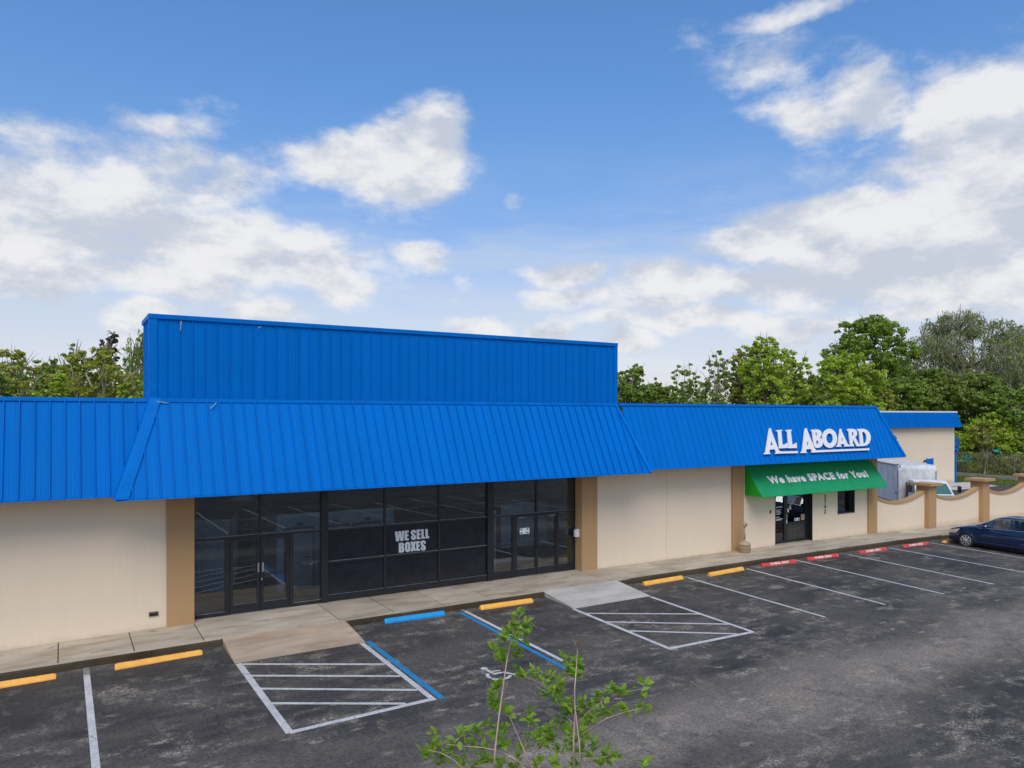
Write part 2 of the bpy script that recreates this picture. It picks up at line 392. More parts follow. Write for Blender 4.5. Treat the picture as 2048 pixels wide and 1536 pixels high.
FRAME = mat('dark_bronze_frame', (.012, .014, .018), .45, spec=.5, noise=(6, .2, 3, (1, 1, 1)))
FRAME_HI = mat('pale_frame_edge', (.16, .17, .18), .4, noise=(9, .3, 3, (1, 1, 1)))  # paler grey than the frame, for rail tops, closers and sill
FILM = mat('opaque_dark_film', (.012, .014, .022), .22, spec=.5, noise=(3, .3, 5, (1, 1, 1)))
SOFFIT = mat('soffit_paint', (.42, .38, .32), .8)
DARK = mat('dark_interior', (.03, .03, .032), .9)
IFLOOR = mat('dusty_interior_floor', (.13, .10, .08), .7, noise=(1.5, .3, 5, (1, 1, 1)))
UNIT = mat('pale_storage_partition', (.62, .72, .78), .6, noise=(2, .08, 3, (1, 1, 1)))
UNIT_DOOR = mat('white_rollup_door', (.70, .76, .78), .5)
LETTER = mat('white_sign_plastic', (.80, .80, .82), .45, noise=(5, .04, 4, (1, 1, 1)))
DECAL_W = mat('white_vinyl', (.62, .66, .70), .6, noise=(12, .06, 3, (1, 1, 1)))
DECAL_WW = mat('white_print', (.85, .85, .85), .6)
BLACK = mat('black_plastic', (.012, .012, .013), .5)
STEEL = mat('brushed_steel', (.55, .57, .60), .3, metal=.9)
PLASTIC = mat('beige_moulded_plastic', (.42, .31, .19), .6, noise=(8, .1, 4, (1, 1, 1)))
WHITE_PL = mat('white_box_plastic', (.75, .76, .76), .5)
ROOFM = mat('flat_roof_membrane', (.45, .45, .44), .8)
WFASCIA = mat('white_fascia', (.78, .78, .77), .5)
CHROME = mat('chrome', (.80, .80, .82), .12, metal=1)
RUBBER = mat('tyre_rubber', (.018, .018, .019), .8, bump=(60, .3, .004))
def fabric(name, col, tr):
    m = bpy.data.materials.new(name); m.use_nodes = True; t = NT(m.node_tree); t.n.clear()
    p = t.pos(); c = t.mix(t.rng(t.noise(p, 1.8, 5, .6), .3, .7), tuple(x * .9 for x in col), tuple(x * 1.08 for x in col))
    b = t.node('ShaderNodeBsdfPrincipled'); t.put(b.inputs['Base Color'], c); b.inputs['Roughness'].default_value = .65
    t.put(b.inputs['Normal'], t.bump(t.noise(t.mapping(p, (1, 1, 1)), 2.2, 3, .5), .35, .03))
    tl = t.node('ShaderNodeBsdfTranslucent'); tl.inputs[0].default_value = (*tr, 1)
    mx = t.node('ShaderNodeMixShader'); mx.inputs[0].default_value = .22; t.l.new(b.outputs[0], mx.inputs[1]); t.l.new(tl.outputs[0], mx.inputs[2])
    o = t.node('ShaderNodeOutputMaterial'); t.l.new(mx.outputs[0], o.inputs[0]); return m
AWN = fabric('green_awning_canvas', (.004, .34, .135), (.01, .6, .1))
AWN_SIDE = fabric('glow_tinted_awning_side', (.012, .36, .02), (.05, .9, .02))  # brighter, yellower green: light glowing through the end canvas put into its colour

def leaf_mat(name, a, b_, c_, trans=.25, rough=.55, nscale=.35):
    m = bpy.data.materials.new(name); m.use_nodes = True; t = NT(m.node_tree); t.n.clear()
    g = t.node('ShaderNodeNewGeometry'); p = g.outputs['Position']
    n = t.noise(p, nscale, 4, .6)
    base = t.mix(t.rng(n, .36, .64), a, b_)
    base = t.mix(t.rng(g.outputs['Random Per Island'], .0, 1., 0, .75, False), base, c_)
    p_ = t.node('ShaderNodeBsdfPrincipled'); t.put(p_.inputs['Base Color'], base); p_.inputs['Roughness'].default_value = rough; p_.inputs['Specular IOR Level'].default_value = .3
    tl = t.node('ShaderNodeBsdfTranslucent'); t.put(tl.inputs[0], t.mix(1.0, base, (1.5, 1.5, .7), 'MULTIPLY'))
    mx = t.node('ShaderNodeMixShader'); mx.inputs[0].default_value = trans; t.l.new(p_.outputs[0], mx.inputs[1]); t.l.new(tl.outputs[0], mx.inputs[2])
    o = t.node('ShaderNodeOutputMaterial'); t.l.new(mx.outputs[0], o.inputs[0]); return m
L_GREEN = leaf_mat('mid_green_leaves', (.15, .25, .03), (.21, .32, .045), (.28, .37, .06))
L_BRIGHT = leaf_mat('bright_green_leaves', (.24, .36, .03), (.33, .45, .042), (.42, .50, .065))
L_YEL = leaf_mat('yellow_green_leaves', (.25, .30, .04), (.34, .37, .055), (.40, .39, .085))
L_DARK = leaf_mat('dark_green_leaves', (.15, .23, .04), (.21, .29, .05), (.26, .33, .07))
L_MOSS = leaf_mat('grey_mossy_leaves', (.27, .265, .17), (.36, .34, .22), (.20, .24, .10), .15)
L_CYP = leaf_mat('dark_cypress_leaves', (.035, .048, .026), (.06, .07, .038), (.03, .05, .025))
L_MYR = leaf_mat('crape_myrtle_leaves', (.16, .29, .034), (.24, .38, .045), (.31, .44, .06), .38, .38, 3.0)
L_MYRY = leaf_mat('young_yellow_leaves', (.16, .26, .018), (.24, .34, .03), (.30, .36, .04), .35, .4, 3.0)
L_RED = leaf_mat('reddish_bud_leaves', (.30, .10, .03), (.25, .14, .04), (.2, .2, .05), .3, .5, 3.0)
VINE = leaf_mat('dry_vines', (.24, .21, .10), (.32, .28, .14), (.22, .26, .07), .1)
GRASS_L = leaf_mat('grass_blades', (.10, .17, .02), (.16, .22, .03), (.2, .22, .05), .2)
BARK = mat('grey_brown_bark', (.16, .125, .095), .9, noise=(3, .35, 5, (1, 1, .3)), bump=(12, .5, .03))
BARK_P = mat('pale_bark', (.42, .36, .29), .85, noise=(3, .25, 5, (1, 1, .4)), bump=(12, .4, .02))
BARK_M = mat('crape_myrtle_bark', (.50, .36, .27), .75, noise=(9, .3, 5, (1, 1, .3)), bump=(40, .3, .004))
def ground_mat(name, a, b_, c_):
    m = bpy.data.materials.new(name); m.use_nodes = True; t = NT(m.node_tree); b = t.n['Principled BSDF']; p = t.pos()
    c = t.mix(t.rng(t.noise(p, .3, 6, .65), .35, .65), a, b_); c = t.mix(t.rng(t.noise(p, 4, 5, .7), .5, .7), c, c_)
    t.put(b.inputs['Base Color'], c); b.inputs['Roughness'].default_value = .95; b.inputs['Specular IOR Level'].default_value = .1
    t.put(b.inputs['Normal'], t.bump(t.noise(p, 9, 5, .7), .8, .05)); return m
FIELD = ground_mat('grassy_ground', (.06, .09, .02), (.09, .12, .03), (.11, .10, .05))
LAWN = ground_mat('lawn_strip', (.12, .17, .03), (.17, .21, .045), (.2, .18, .08))
MULCH = ground_mat('mulch', (.06, .035, .02), (.09, .055, .03), (.04, .025, .015))
DRIVE = ground_mat('grey_driveway_asphalt', (.085, .075, .075), (.11, .098, .095), (.07, .065, .065))

# ================================================================== SETTING: ground
def sheet(name, xs, ys, zf, m, parent=None, kind=None, dz=0.0):
    mm = M(); nx, ny = len(xs), len(ys)
    v = [(x, y, zf(x, y) + dz) for y in ys for x in xs]
    f = [(j * nx + i, j * nx + i + 1, (j + 1) * nx + i + 1, (j + 1) * nx + i) for j in range(ny - 1) for i in range(nx - 1)]
    mm.add(v, f); o = mm.build(name, m, parent)
    if kind: o['kind'] = kind
    return o
sheet('ground', [-900, 900], [-900, 900], lambda x, y: -1.0, FIELD, kind='structure')
lot = sheet('parking_lot', [-60, -30, -8, -1.2, 2.3, 10, 23, 32, 36.5, 43, 60, 90], [-48, -36, -30, -20, -10, -1.9, -.5], G, ASPH, kind='structure')
# far grass behind the lot, seen only in the glass
sheet('far_lawn', [-60, 90], [-90, -48], lambda x, y: -.75, LAWN, kind='structure')

def strip(name, x0, y0, x1, y1, w, m, dz=.004, n=6, square=True):
    """painted line from (x0,y0) to (x1,y1)"""
    d = np.array([x1 - x0, y1 - y0]); L = np.linalg.norm(d); d /= L; p = np.array([-d[1], d[0]]) * w / 2
    mm = M(); v = []
    for i in range(n + 1):
        c = np.array([x0, y0]) + d * L * i / n
        for s in (1, -1):
            q = c + p * s * random.uniform(.97, 1.03); v.append((q[0], q[1], G(q[0], q[1]) + dz))
    mm.add(v, [(2 * i + 1, 2 * i, 2 * i + 2, 2 * i + 3)[::-1] for i in range(n)])
    o = mm.build(name, m, lot); return o
def poly_paint(name, pts, m, dz=.006):
    mm = M(); mm.add([(x, y, G(x, y) + dz) for x, y in pts], [tuple(range(len(pts)))]); return mm.build(name, m, lot)
# loading aisle A
strip('hatch_border', 3.38, -3.37, 3.46, -7.46, .14, WHITE_P)
strip('hatch_border', 6.26, -3.35, 6.31, -7.40, .12, WHITE_P)
strip('hatch_border', 3.46, -7.44, 6.31, -7.34, .13, WHITE_P, .008)
for a, b in (((3.45, -3.46), (6.2, -5.02)), ((3.45, -4.27), (6.23, -5.87)), ((3.45, -5.10), (6.23, -6.76)), ((3.48, -5.97), (5.75, -7.28))):
    strip('hatch_stripe', *a, *b, .10, WHITE_P, .007)
strip('blue_line', 6.44, -3.30, 6.49, -7.40, .13, BLUE_P)
strip('blue_line', 9.57, -2.11, 9.61, -7.34, .12, BLUE_P)
strip('painted_line', 9.75, -2.10, 9.84, -6.92, .11, WHITE_P)
strip('painted_line', 9.73, -1.93, 9.75, -2.10, .11, WHITE_F)
# loading aisle B
strip('hatch_border', 12.58, -3.40, 12.58, -7.45, .12, WHITE_P)
strip('hatch_border', 15.45, -3.45, 15.42, -7.45, .12, WHITE_P)
strip('hatch_border', 12.58, -7.38, 15.42, -7.46, .13, WHITE_P, .008)
for a, b in (((12.6, -3.95), (15.4, -5.58)), ((12.6, -4.88), (15.4, -6.68)), ((12.6, -5.79), (14.93, -7.38))):
    strip('hatch_stripe', *a, *b, .10, WHITE_P, .007)
for x0, x1, y0, y1 in ((18.27, 18.28, -2.22, -7.5), (21.17, 21.04, -2.15, -7.55), (24.05, 23.88, -1.95, -7.72), (26.9, 26.8, -2.3, -7.77), (29.79, 29.8, -2.17, -7.75), (32.7, 32.75, -2.25, -7.8), (35.6, 35.6, -2.3, -7.8), (38.5, 38.5, -2.3, -7.8), (41.4, 41.4, -2.3, -7.8), (-2.45, -2.45, -2.4, -7.6)):
    strip('painted_line', x0, y0, x1, y1, .105, WHITE_T)
strip('painted_line', .44, -2.43, .46, -7.6, .125, WHITE_P)
strip('painted_line', .44, -1.93, .44, -2.43, .125, WHITE_F)
strip('painted_line', 18.30, -1.93, 18.29, -2.22, .11, WHITE_F); strip('painted_line', 26.92, -1.93, 26.9, -2.3, .11, WHITE_F)
# second row across the aisle (seen mirrored in the shop glass)
for i in range(-2, 8): strip('painted_line', 7.0 + 2.88 * i, -17.3, 7.1 + 2.88 * i, -28.5, .11, WHITE_T)
strip('painted_line', 1.3, -22.9, 28, -22.9, .11, WHITE_T)
# wheelchair mark
def wheelchair():
    cx, cy, r0, r1 = 8.10, -6.86, .205, .285
    def arc(a0, a1, n=10):
        A = np.radians(np.linspace(a0, a1, n)); return [(cx + r1 * math.cos(a), cy + r1 * math.sin(a)) for a in A] + [(cx + r0 * math.cos(a), cy + r0 * math.sin(a)) for a in A[::-1]]
    mm = M()
    def add(pts): mm.add([(x, y, G(x, y) + .006) for x, y in pts], [tuple(range(len(pts)))])
    for a0, a1 in ((128, 196), (203, 262), (269, 330)): add(arc(a0, a1))
    add([(8.02 + .082 * math.cos(a), -6.355 + .082 * math.sin(a)) for a in np.linspace(0, 2 * math.pi, 18)[:-1]])
    add([(7.99, -6.44), (8.07, -6.44), (8.09, -6.68), (8.01, -6.70)])
    add([(8.10, -6.56), (8.27, -6.60), (8.27, -6.66), (8.10, -6.62)])
    add([(8.02, -6.715), (8.10, -6.70), (8.25, -6.72), (8.25, -6.79), (8.02, -6.79)])
    add([(8.265, -6.725), (8.33, -6.74), (8.43, -6.95), (8.50, -6.93), (8.52, -6.985), (8.40, -7.03), (8.265, -6.80)])
    mm.build('wheelchair_symbol', WHITE_P, lot)
wheelchair()

def tread_marks(pts, rows, m, seed):
    rr = random.Random(seed); mm = M(); P = np.array(pts); d = np.diff(P, axis=0); L = np.linalg.norm(d, axis=1); S_ = np.concatenate([[0], np.cumsum(L)])
    for q in np.arange(0, S_[-1], .055):
        x, y = np.interp(q, S_, P[:, 0]), np.interp(q, S_, P[:, 1]); x2, y2 = np.interp(q + .05, S_, P[:, 0]), np.interp(q + .05, S_, P[:, 1])
        t_ = np.array([x2 - x, y2 - y]); t_ /= np.linalg.norm(t_) + 1e-9; n_ = np.array([-t_[1], t_[0]])
        for r in rows:
            if rr.random() < .35: continue
            c = np.array([x, y]) + n_ * r; a = c - n_ * .022; b = c + n_ * .022; e = t_ * .026 * rr.uniform(.5, 1)
            mm.add([(k[0], k[1], G(k[0], k[1]) + .003) for k in (a, b, b + e, a + e)], [(0, 1, 2, 3)])
    o = mm.build('tyre_tread_marks', m, lot); o['kind'] = 'stuff'
DUST = mat('dusty_tread_print', (.24, .215, .18), .9)
arc_ = lambda cx, cy, r, a0, a1: [(cx + r * math.cos(a), cy + r * math.sin(a)) for a in np.radians(np.linspace(a0, a1, 14))]
tread_marks(arc_(15.9, -15.3, 2.3, 190, 95), (-.09, -.03, .03, .09), DUST, 1); tread_marks(arc_(15.9, -15.3, 1.75, 185, 105), (-.06, 0, .06), DUST, 2)
tread_marks([(10.2, -13.2), (12.6, -12.2), (15.5, -11.6)], (-.06, 0, .06), DUST, 3)
# ---------------------------------------------------------------- sidewalk: slabs and kerb
walk = M(); walk.add([(x, y, SW(x) - .02) for y in (-1.88, 6) for x in XS[1:-1] + [60]], [(i, i + 1, i + 9, i + 8)[::1] for i in range(7) if True][:0])
xs_ = [-9] + [x for x in XS if -9 < x < 60] + [60]
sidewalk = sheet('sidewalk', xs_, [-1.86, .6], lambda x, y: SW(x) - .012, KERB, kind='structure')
def slab(x0, x1, y0, y1):
    g = .011; mm = M(); x0 += g; x1 -= g; y0 += g; y1 -= g; k = .006
    z = lambda x: SW(x) + random.uniform(-.001, .001)
    v = [(x0, y0, SW(x0) - .1), (x1, y0, SW(x1) - .1), (x1, y1, SW(x1) - .1), (x0, y1, SW(x0) - .1),
         (x0, y0, SW(x0) - k), (x1, y0, SW(x1) - k), (x1, y1, SW(x1) - k), (x0, y1, SW(x0) - k),
         (x0 + k, y0 + k, SW(x0)), (x1 - k, y0 + k, SW(x1)), (x1 - k, y1 - k, SW(x1)), (x0 + k, y1 - k, SW(x0))]
    mm.add(v, [(0, 1, 5, 4), (1, 2, 6, 5), (2, 3, 7, 6), (3, 0, 4, 7), (4, 5, 9, 8), (5, 6, 10, 9), (6, 7, 11, 10), (7, 4, 8, 11), (8, 9, 10, 11)])
    return mm.build('slab', CONC, sidewalk)
edges = [-9, -7.6, -6.1, -4.6, -3.1, -1.6, -.09, 1.41, 2.91, 6.25, 7.78, 9.30, 10.80, 12.3, 13.8, 15.3, 16.8, 18.3, 19.8, 21.3, 22.8, 24.3, 25.8, 27.3, 28.8, 30.3, 31.9, 33.4, 34.9, 36.5, 38, 39.5, 41, 43, 46, 49, 52, 56, 60]
for a, b in zip(edges[:-1], edges[1:]):
    if a > 15: slab(a, b, -.92, .40); slab(a, b, -1.76, -.92)
    else: slab(a, b, -1.76, .40)
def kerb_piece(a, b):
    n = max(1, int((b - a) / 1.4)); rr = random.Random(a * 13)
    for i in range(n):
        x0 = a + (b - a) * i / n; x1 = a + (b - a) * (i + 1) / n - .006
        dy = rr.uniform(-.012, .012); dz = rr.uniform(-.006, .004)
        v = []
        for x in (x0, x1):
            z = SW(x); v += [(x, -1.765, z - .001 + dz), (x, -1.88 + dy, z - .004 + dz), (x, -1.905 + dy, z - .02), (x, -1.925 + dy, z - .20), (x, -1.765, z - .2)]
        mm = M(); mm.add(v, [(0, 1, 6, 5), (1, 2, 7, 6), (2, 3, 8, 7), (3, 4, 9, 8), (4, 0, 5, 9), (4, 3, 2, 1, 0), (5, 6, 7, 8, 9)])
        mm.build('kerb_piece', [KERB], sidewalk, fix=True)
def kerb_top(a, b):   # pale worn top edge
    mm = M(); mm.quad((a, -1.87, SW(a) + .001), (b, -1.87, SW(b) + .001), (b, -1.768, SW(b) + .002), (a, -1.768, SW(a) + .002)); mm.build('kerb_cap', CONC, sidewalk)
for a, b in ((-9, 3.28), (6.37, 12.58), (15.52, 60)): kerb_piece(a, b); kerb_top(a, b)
def ramp(name, x0, x1, ytop, y1, m):
    mm = M(); z0 = SW(x0) + .0; e0 = G(x0, y1) + .012
    v = [(x0, ytop, z0), (x1, ytop, z0), (x1, y1, e0), (x0, y1, e0), (x0, ytop, -.3), (x1, ytop, -.3), (x1, y1, -.35), (x0, y1, -.35)]
    mm.add(v, [(0, 3, 2, 1), (0, 4, 7, 3), (3, 7, 6, 2), (2, 6, 5, 1)]); o = mm.build(name, m, fix=True); o['kind'] = 'structure'; return o
ramp('access_ramp', 3.30, 6.36, -1.775, -3.34, RAMP1)
ramp('access_ramp', 12.60, 15.50, -1.775, -3.40, RAMP2)
# behind the garden walls: driveway, lawn, kerb
ZB = -.30
sheet('driveway', [30, 34, 50, 58, 71], [.35, 12.5, 19], lambda x, y: -.5 if 32 < x < 55 and y < 13 else ZB, DRIVE, kind='structure')
mm = M(); mm.quad((58, 10.2, ZB + .004), (64.3, 10.2, ZB + .004), (66.5, 13.5, ZB + .004), (58, 13.5, ZB + .004)); o = mm.build('concrete_apron', RAMP2); o['kind'] = 'structure'
mm = M(); mm.quad((68.6, 8, ZB + .01), (76, 8, ZB + .01), (78, 30, ZB + .01), (65.5, 18.5, ZB + .01)); mm.quad((65.5, 18.5, ZB + .01), (78, 30, ZB + .01), (60, 40, ZB + .01), (60, 30, ZB + .01)); mm.quad((62, -1.0, ZB + .01), (90, -1, ZB + .01), (76, 8, ZB + .01), (68.6, 8, ZB + .01))
o = mm.build('lawn_strip', LAWN); o['kind'] = 'structure'
mm = M(); mm.prism([(71.6, 18.2), (71.9, 18.3), (69.6, 8), (69.3, 8)], 'z', ZB, ZB + .35); o = mm.build('back_kerb', RAMP2, fix=True); o['kind'] = 'structure'

# ================================================================== MAIN BUILDING
bld = thing('shop_building', 'long beige storefront building with blue metal mansard roof and tan pilasters along the parking lot', 'building')
def part(name, mm, m, parent=bld, **k): return mm.build(name, m, parent, **k)
ZT = 3.62
part('wall', M().box(-9, 2.27, 0, .3, -.35, ZT), BEIGE)
part('wall', M().box(16.01, 19.305, 0, .3, -.2, ZT), BEIGE)
part('wall', M().box(19.315, 22.74, 0, .3, -.2, ZT), BEIGE)
# bay with office door and window, built round its openings
DX0, DX1, DZ = 25.33, 27.73, 2.55; WX0, WX1, WZ0, WZ1 = 29.44, 30.68, .98, 2.45
part('wall', M().box(23.38, DX0, 0, .3, -.2, ZT), BEIGE)
part('wall', M().box(DX0, DX1, 0, .3, DZ, ZT), BEIGE)
part('wall', M().box(DX1, WX0, 0, .3, -.2, ZT), BEIGE)
part('wall', M().box(WX0, WX1, 0, .3, -.2, WZ0), BEIGE)
part('wall', M().box(WX0, WX1, 0, .3, WZ1, ZT), BEIGE)
part('wall', M().box(WX1, 31.6, 0, .3, -.2, ZT), BEIGE)
part('pilaster', M().box(2.27, 2.92, -.08, .36, -.2, ZT), TAN)
part('pilaster', M().box(15.34, 16.01, -.08, .36, -.2, ZT), TAN)
part('pilaster', M().box(22.74, 23.38, -.08, .3, -.2, ZT), TAN)
part('pilaster', M().box(31.6, 32.24, -.08, .3, -.3, ZT), TAN)
part('rear_wall', M().box(-9, 32.2, 19.7, 20, -.35, 5.4), BEIGE)
part('side_wall', M().box(31.9, 32.2, .3, 19.7, -.35, 5.4), BEIGE)
part('side_wall', M().box(-9, -8.7, .3, 19.7, -.35, 5.4), BEIGE)
part('flat_roof', M().box(-8.9, 32.1, .1, 19.9, 5.4, 5.5), ROOFM)
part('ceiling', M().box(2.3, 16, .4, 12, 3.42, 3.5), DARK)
part('soffit', M().box(-9, 32.8, -.9, 0, 3.505, 3.52), SOFFIT)
part('soffit', M().box(1.15, 17.25, -1.3, .34, 3.435, 3.45), SOFFIT)

# ---- standing seam panels
def seam_panel(parent, x0, x1, yb, zb, yt, zt, hipL=None, hipR=None, rib=.042, me_name='roof_panel', m=BLUE):
    """one pan with a seam rib along its left edge; hips are (x_bottom, x_top)"""
    w = x1 - x0
    prof = [(0, 0), (.004, rib), (.026, rib), (.034, 0), (w * .38, 0), (w * .38 + .008, .003), (w * .38 + .02, .003), (w * .38 + .028, 0), (w * .68, 0), (w * .68 + .008, .003), (w * .68 + .02, .003), (w * .68 + .028, 0), (w, 0)]
    sy, sz = yt - yb, zt - zb; L = math.hypot(sy, sz); ny, nz = -sz / L, sy / L
    if nz < 0 and sz == 0: pass
    def frac(x):
        t = 1.0
        if hipL: xb, xt = hipL; t = min(t, (x - xb) / (xt - xb)) if x < xt else t
        if hipR: xb, xt = hipR; t = min(t, (xb - x) / (xb - xt)) if x > xt else t
        return max(0.0, t)
    v = []; xs = []
    for (dx, h) in prof:
        x = x0 + dx; t = frac(x)
        v.append((x, yb + ny * h, zb + nz * h)); v.append((x, yb + sy * t + ny * h, zb + sz * t + nz * h)); xs.append(t)
    f = [(2 * i, 2 * i + 2, 2 * i + 3, 2 * i + 1) for i in range(len(prof) - 1) if xs[i] + xs[i + 1] > 0.001]
    if not f: return None
    return M().add(v, f).build(me_name, m, parent)
def mansard(label, xb0, xb1, xt0, xt1, yb, zb, yt, zt, phase):
    cap = M()
    cap.prism([(yt + .05, zt + .004), (yt - .055, zt + .004), (yt - .068, zt - .085), (yt - .045, zt - .085), (yt + .03, zt - .02)], 'x', xt0 - .02, xt1 + .02)
    cap.prism([(yb - .02, zb + .03), (yb - .03, zb - .025), (yb + .02, zb - .03), (yb + .03, zb + .0)], 'x', xb0, xb1)
    roof = cap.build('mansard_roof', BLUE_TRIM, bld, fix=True); roof['label'] = label
    hl = (xb0, xt0) if xt0 > xb0 + .05 else None; hr = (xb1, xt1) if xb1 > xt1 + .05 else None
    k = math.floor((xb0 - phase) / .30)
    x = phase + k * .30
    while x < xb1:
        a, b = max(x, xb0), min(x + .30, xb1)
        if b - a > .12: seam_panel(roof, a, b, yb, zb, yt, zt, hl, hr, rib=(.050 if xb0 < 10 else .022))
        x += .30
    return roof
ZTOP = 5.815
left_roof = mansard('left stretch of mansard roof', -9, 1.80, -9, 1.80, -1.0, 3.49, -.15, ZTOP, .03)
mid_roof = mansard('projecting middle mansard over the dark storefront', 1.05, 17.36, 1.87, 16.74, -1.35, 3.42, -.19, ZTOP - .005, 1.98)
right_roof = mansard('right stretch of mansard roof carrying the white letters', 16.9, 32.91, 16.9, 31.98, -1.0, 3.495, -.15, ZTOP, 17.0)
# hip flashings
def hip_cap(roof, B, T, dirx, w=.17, side_y=.17):
    B = np.array(B); T = np.array(T); n = np.array([0, -.045, .02])
    mm = M(); dx = -dirx
    a0, a1 = B + n + [dirx * .03, -.02, 0], T + n
    f0, f1 = B + n * .9 + [dx * w, 0, 0], T + n * .9 + [dx * w, 0, .0]
    s0, s1 = B + [dirx * .05, side_y, 0] + n * .2, T + [dirx * .05, side_y * .4, 0]
    mm.quad(a0, f0, f1, a1); mm.quad(s0, a0, a1, s1)
    mm.quad(f0, f0 - n * .9, f1 - n * .9, f1)
    mm.build('hip_flashing', BLUE_TRIM, roof, fix=False)
hip_cap(mid_roof, (1.05, -1.35, 3.42), (1.87, -.19, 5.81), -1, .26, .30)
hip_cap(mid_roof, (17.36, -1.35, 3.42), (16.74, -.19, 5.81), 1, .10, .30)
hip_cap(right_roof, (32.91, -1.0, 3.495), (31.98, -.15, 5.815), 1, .10, .3)
# end faces of the projecting roofs
e = M(); e.quad((1.05, -1.35, 3.42), (1.87, -.19, 5.80), (1.87, -.12, 5.80), (1.10, -.90, 3.49)); e.build('hip_side_panel', BLUE, mid_roof)
e = M(); e.quad((17.36, -1.35, 3.42), (17.3, -.9, 3.49), (16.74, -.12, 5.8), (16.74, -.19, 5.80)); e.build('hip_side_panel', BLUE, mid_roof)
for i in range(12):      # right hand return of the roof, round the corner
    y0 = -1.0 + i * .30 + .0; fr = min(1, (i + .5) * .30 / .85)
    e = M(); y1 = y0 + .295
    xb, xt = 32.91, 31.98; t0 = min(1, max(0, (y0 + 1) / .85)); t1 = min(1, (y1 + 1) / .85)
    e.add([(xb, y0, 3.495), (xb, y1, 3.495), (xb + (xt - xb) * t1, y1, 3.495 + 2.32 * t1), (xb + (xt - xb) * t0, y0, 3.495 + 2.32 * t0)], [(0, 1, 2, 3)]); e.build('roof_panel', BLUE, right_roof)
e = M(); e.box(31.9, 32.9, 0, 2.6, 3.50, 3.52); e.build('soffit', SOFFIT, bld)
# ---- tall signboard box behind the roof edge
bx = M(); X0, X1, YF, YB, ZP = 1.90, 17.0, .10, 1.95, 7.975
bx.box(X0 - .04, X1 + .04, YF - .05, YB + .04, ZP - .115, ZP)
box_cap = bx.build('parapet_box', BLUE_TRIM, bld); box_cap['label'] = 'tall blue metal parapet box rising behind the middle roof'
x = 2.27 - .30
while x < X1:
    a, b = max(x, X0), min(x + .305, X1)
    if b - a > .03: seam_panel(box_cap, a, b, YF, 5.45, YF, ZP - .10, rib=.028, me_name='wall_panel')
    x += .305
def side_panels(xx, sgn):
    y = YF
    while y < YB - .05:
        y1 = min(y + .305, YB); mm = M(); h = .028 * sgn
        v = []
        for (yy, hh) in ((y, 0), (y + .004, h), (y + .026, h), (y + .034, 0), (y1, 0)): v += [(xx + hh, yy, 5.45), (xx + hh, yy, ZP - .1)]
        mm.add(v, [(2 * i, 2 * i + 1, 2 * i + 3, 2 * i + 2) for i in range(4)]); mm.build('wall_panel', BLUE, box_cap); y = y1
side_panels(X0, -1); side_panels(X1, 1)
part('corner_trim', M().box(X0 - .035, X0 + .16, YF - .035, YF + .10, 5.45, ZP - .116), BLUE_TRIM)
part('corner_trim', M().box(X1 - .12, X1 + .035, YF - .035, YF + .10, 5.45, ZP - .116), BLUE_TRIM)
part('parapet_back', M().box(X0, X1, YB - .02, YB, 5.4, ZP - .11), BLUE_TRIM)
# three loose grey cable ends on the blue metal
for pts in ([(2.62, .03, 7.82), (2.60, -.03, 7.70), (2.59, -.04, 7.58)], [(4.62, .02, 7.80), (4.55, -.03, 7.77), (4.52, -.04, 7.75)], [(3.42, -.30, 5.72), (3.34, -.35, 5.64), (3.26, -.38, 5.57)], [(16.72, -.25, 5.72), (16.80, -.30, 5.62), (16.84, -.34, 5.50)], [(2.0, -.27, 5.74), (2.2, -.29, 5.71), (2.28, -.28, 5.70)]):
    part('cable_end', M().tube(pts, .012, 5), mat('grey_cable', (.28, .36, .42), .5))

# ---- storefront
GY = .35
def mull(x0, x1, z0, z1, y0=GY - .045, y1=GY + .05, name='mullion', m=FRAME): return part(name, M().box(x0, x1, y0, y1, z0, z1), m, bevel=.004)
def rail(x0, x1, zc, h=.055, y0=GY - .045, hi=True):
    mull(x0, x1, zc - h / 2, zc + h / 2, y0, name='rail')
    if hi: part('rail_cap', M().box(x0, x1, y0 - .004, y0 + .03, zc + h / 2, zc + h / 2 + .014), FRAME_HI)
def pane(x0, x1, z0, z1, m=GLASS, name='window_pane'): return part(name, M().box(x0 + .002, x1 - .002, GY - .006, GY + .006, z0 + .002, z1 - .002), m)
TOPZ = 3.43
mull(6.35, 6.55, 0, TOPZ, GY - .09, GY + .09, 'post'); mull(11.81, 12.04, 0, TOPZ, GY - .09, GY + .09, 'post')
mull(2.92, 2.99, 0, TOPZ); mull(15.27, 15.34, 0, TOPZ)
# left bay
rail(2.99, 6.35, 2.085, .07)
mull(4.63, 4.69, 2.12, TOPZ); pane(2.99, 4.63, 2.12, TOPZ); pane(4.69, 6.35, 2.12, TOPZ)
mull(3.74, 3.85, 0, 2.05); mull(5.46, 5.57, 0, 2.05)
rail(2.99, 3.74, .05, .1); rail(5.57, 6.35, .05, .1); pane(2.99, 3.74, .1, 2.05); pane(5.57, 6.35, .1, 2.05)
def glass_door(x0, x1, ztop, s=.085, kick=.25):
    d = M(); a, b = GY - .03, GY + .02
    d.box(x0, x0 + s, a, b, .015, ztop); d.box(x1 - s, x1, a, b, .015, ztop); d.box(x0 + s, x1 - s, a, b, .015, kick); d.box(x0 + s, x1 - s, a, b, ztop - s, ztop)
    o = d.build('door', FRAME, bld)
    M().box(x0 + s, x1 - s, GY - .008, GY + .004, kick, ztop - s).build('pane', GLASS, o)
    M().box(x0 + s, x1 - s, a - .004, a + .02, kick, kick + .008).build('rail_cap', FRAME_HI, o)
    return o
dA = glass_door(3.86, 4.655, 2.045); dB = glass_door(4.67, 5.455, 2.045)
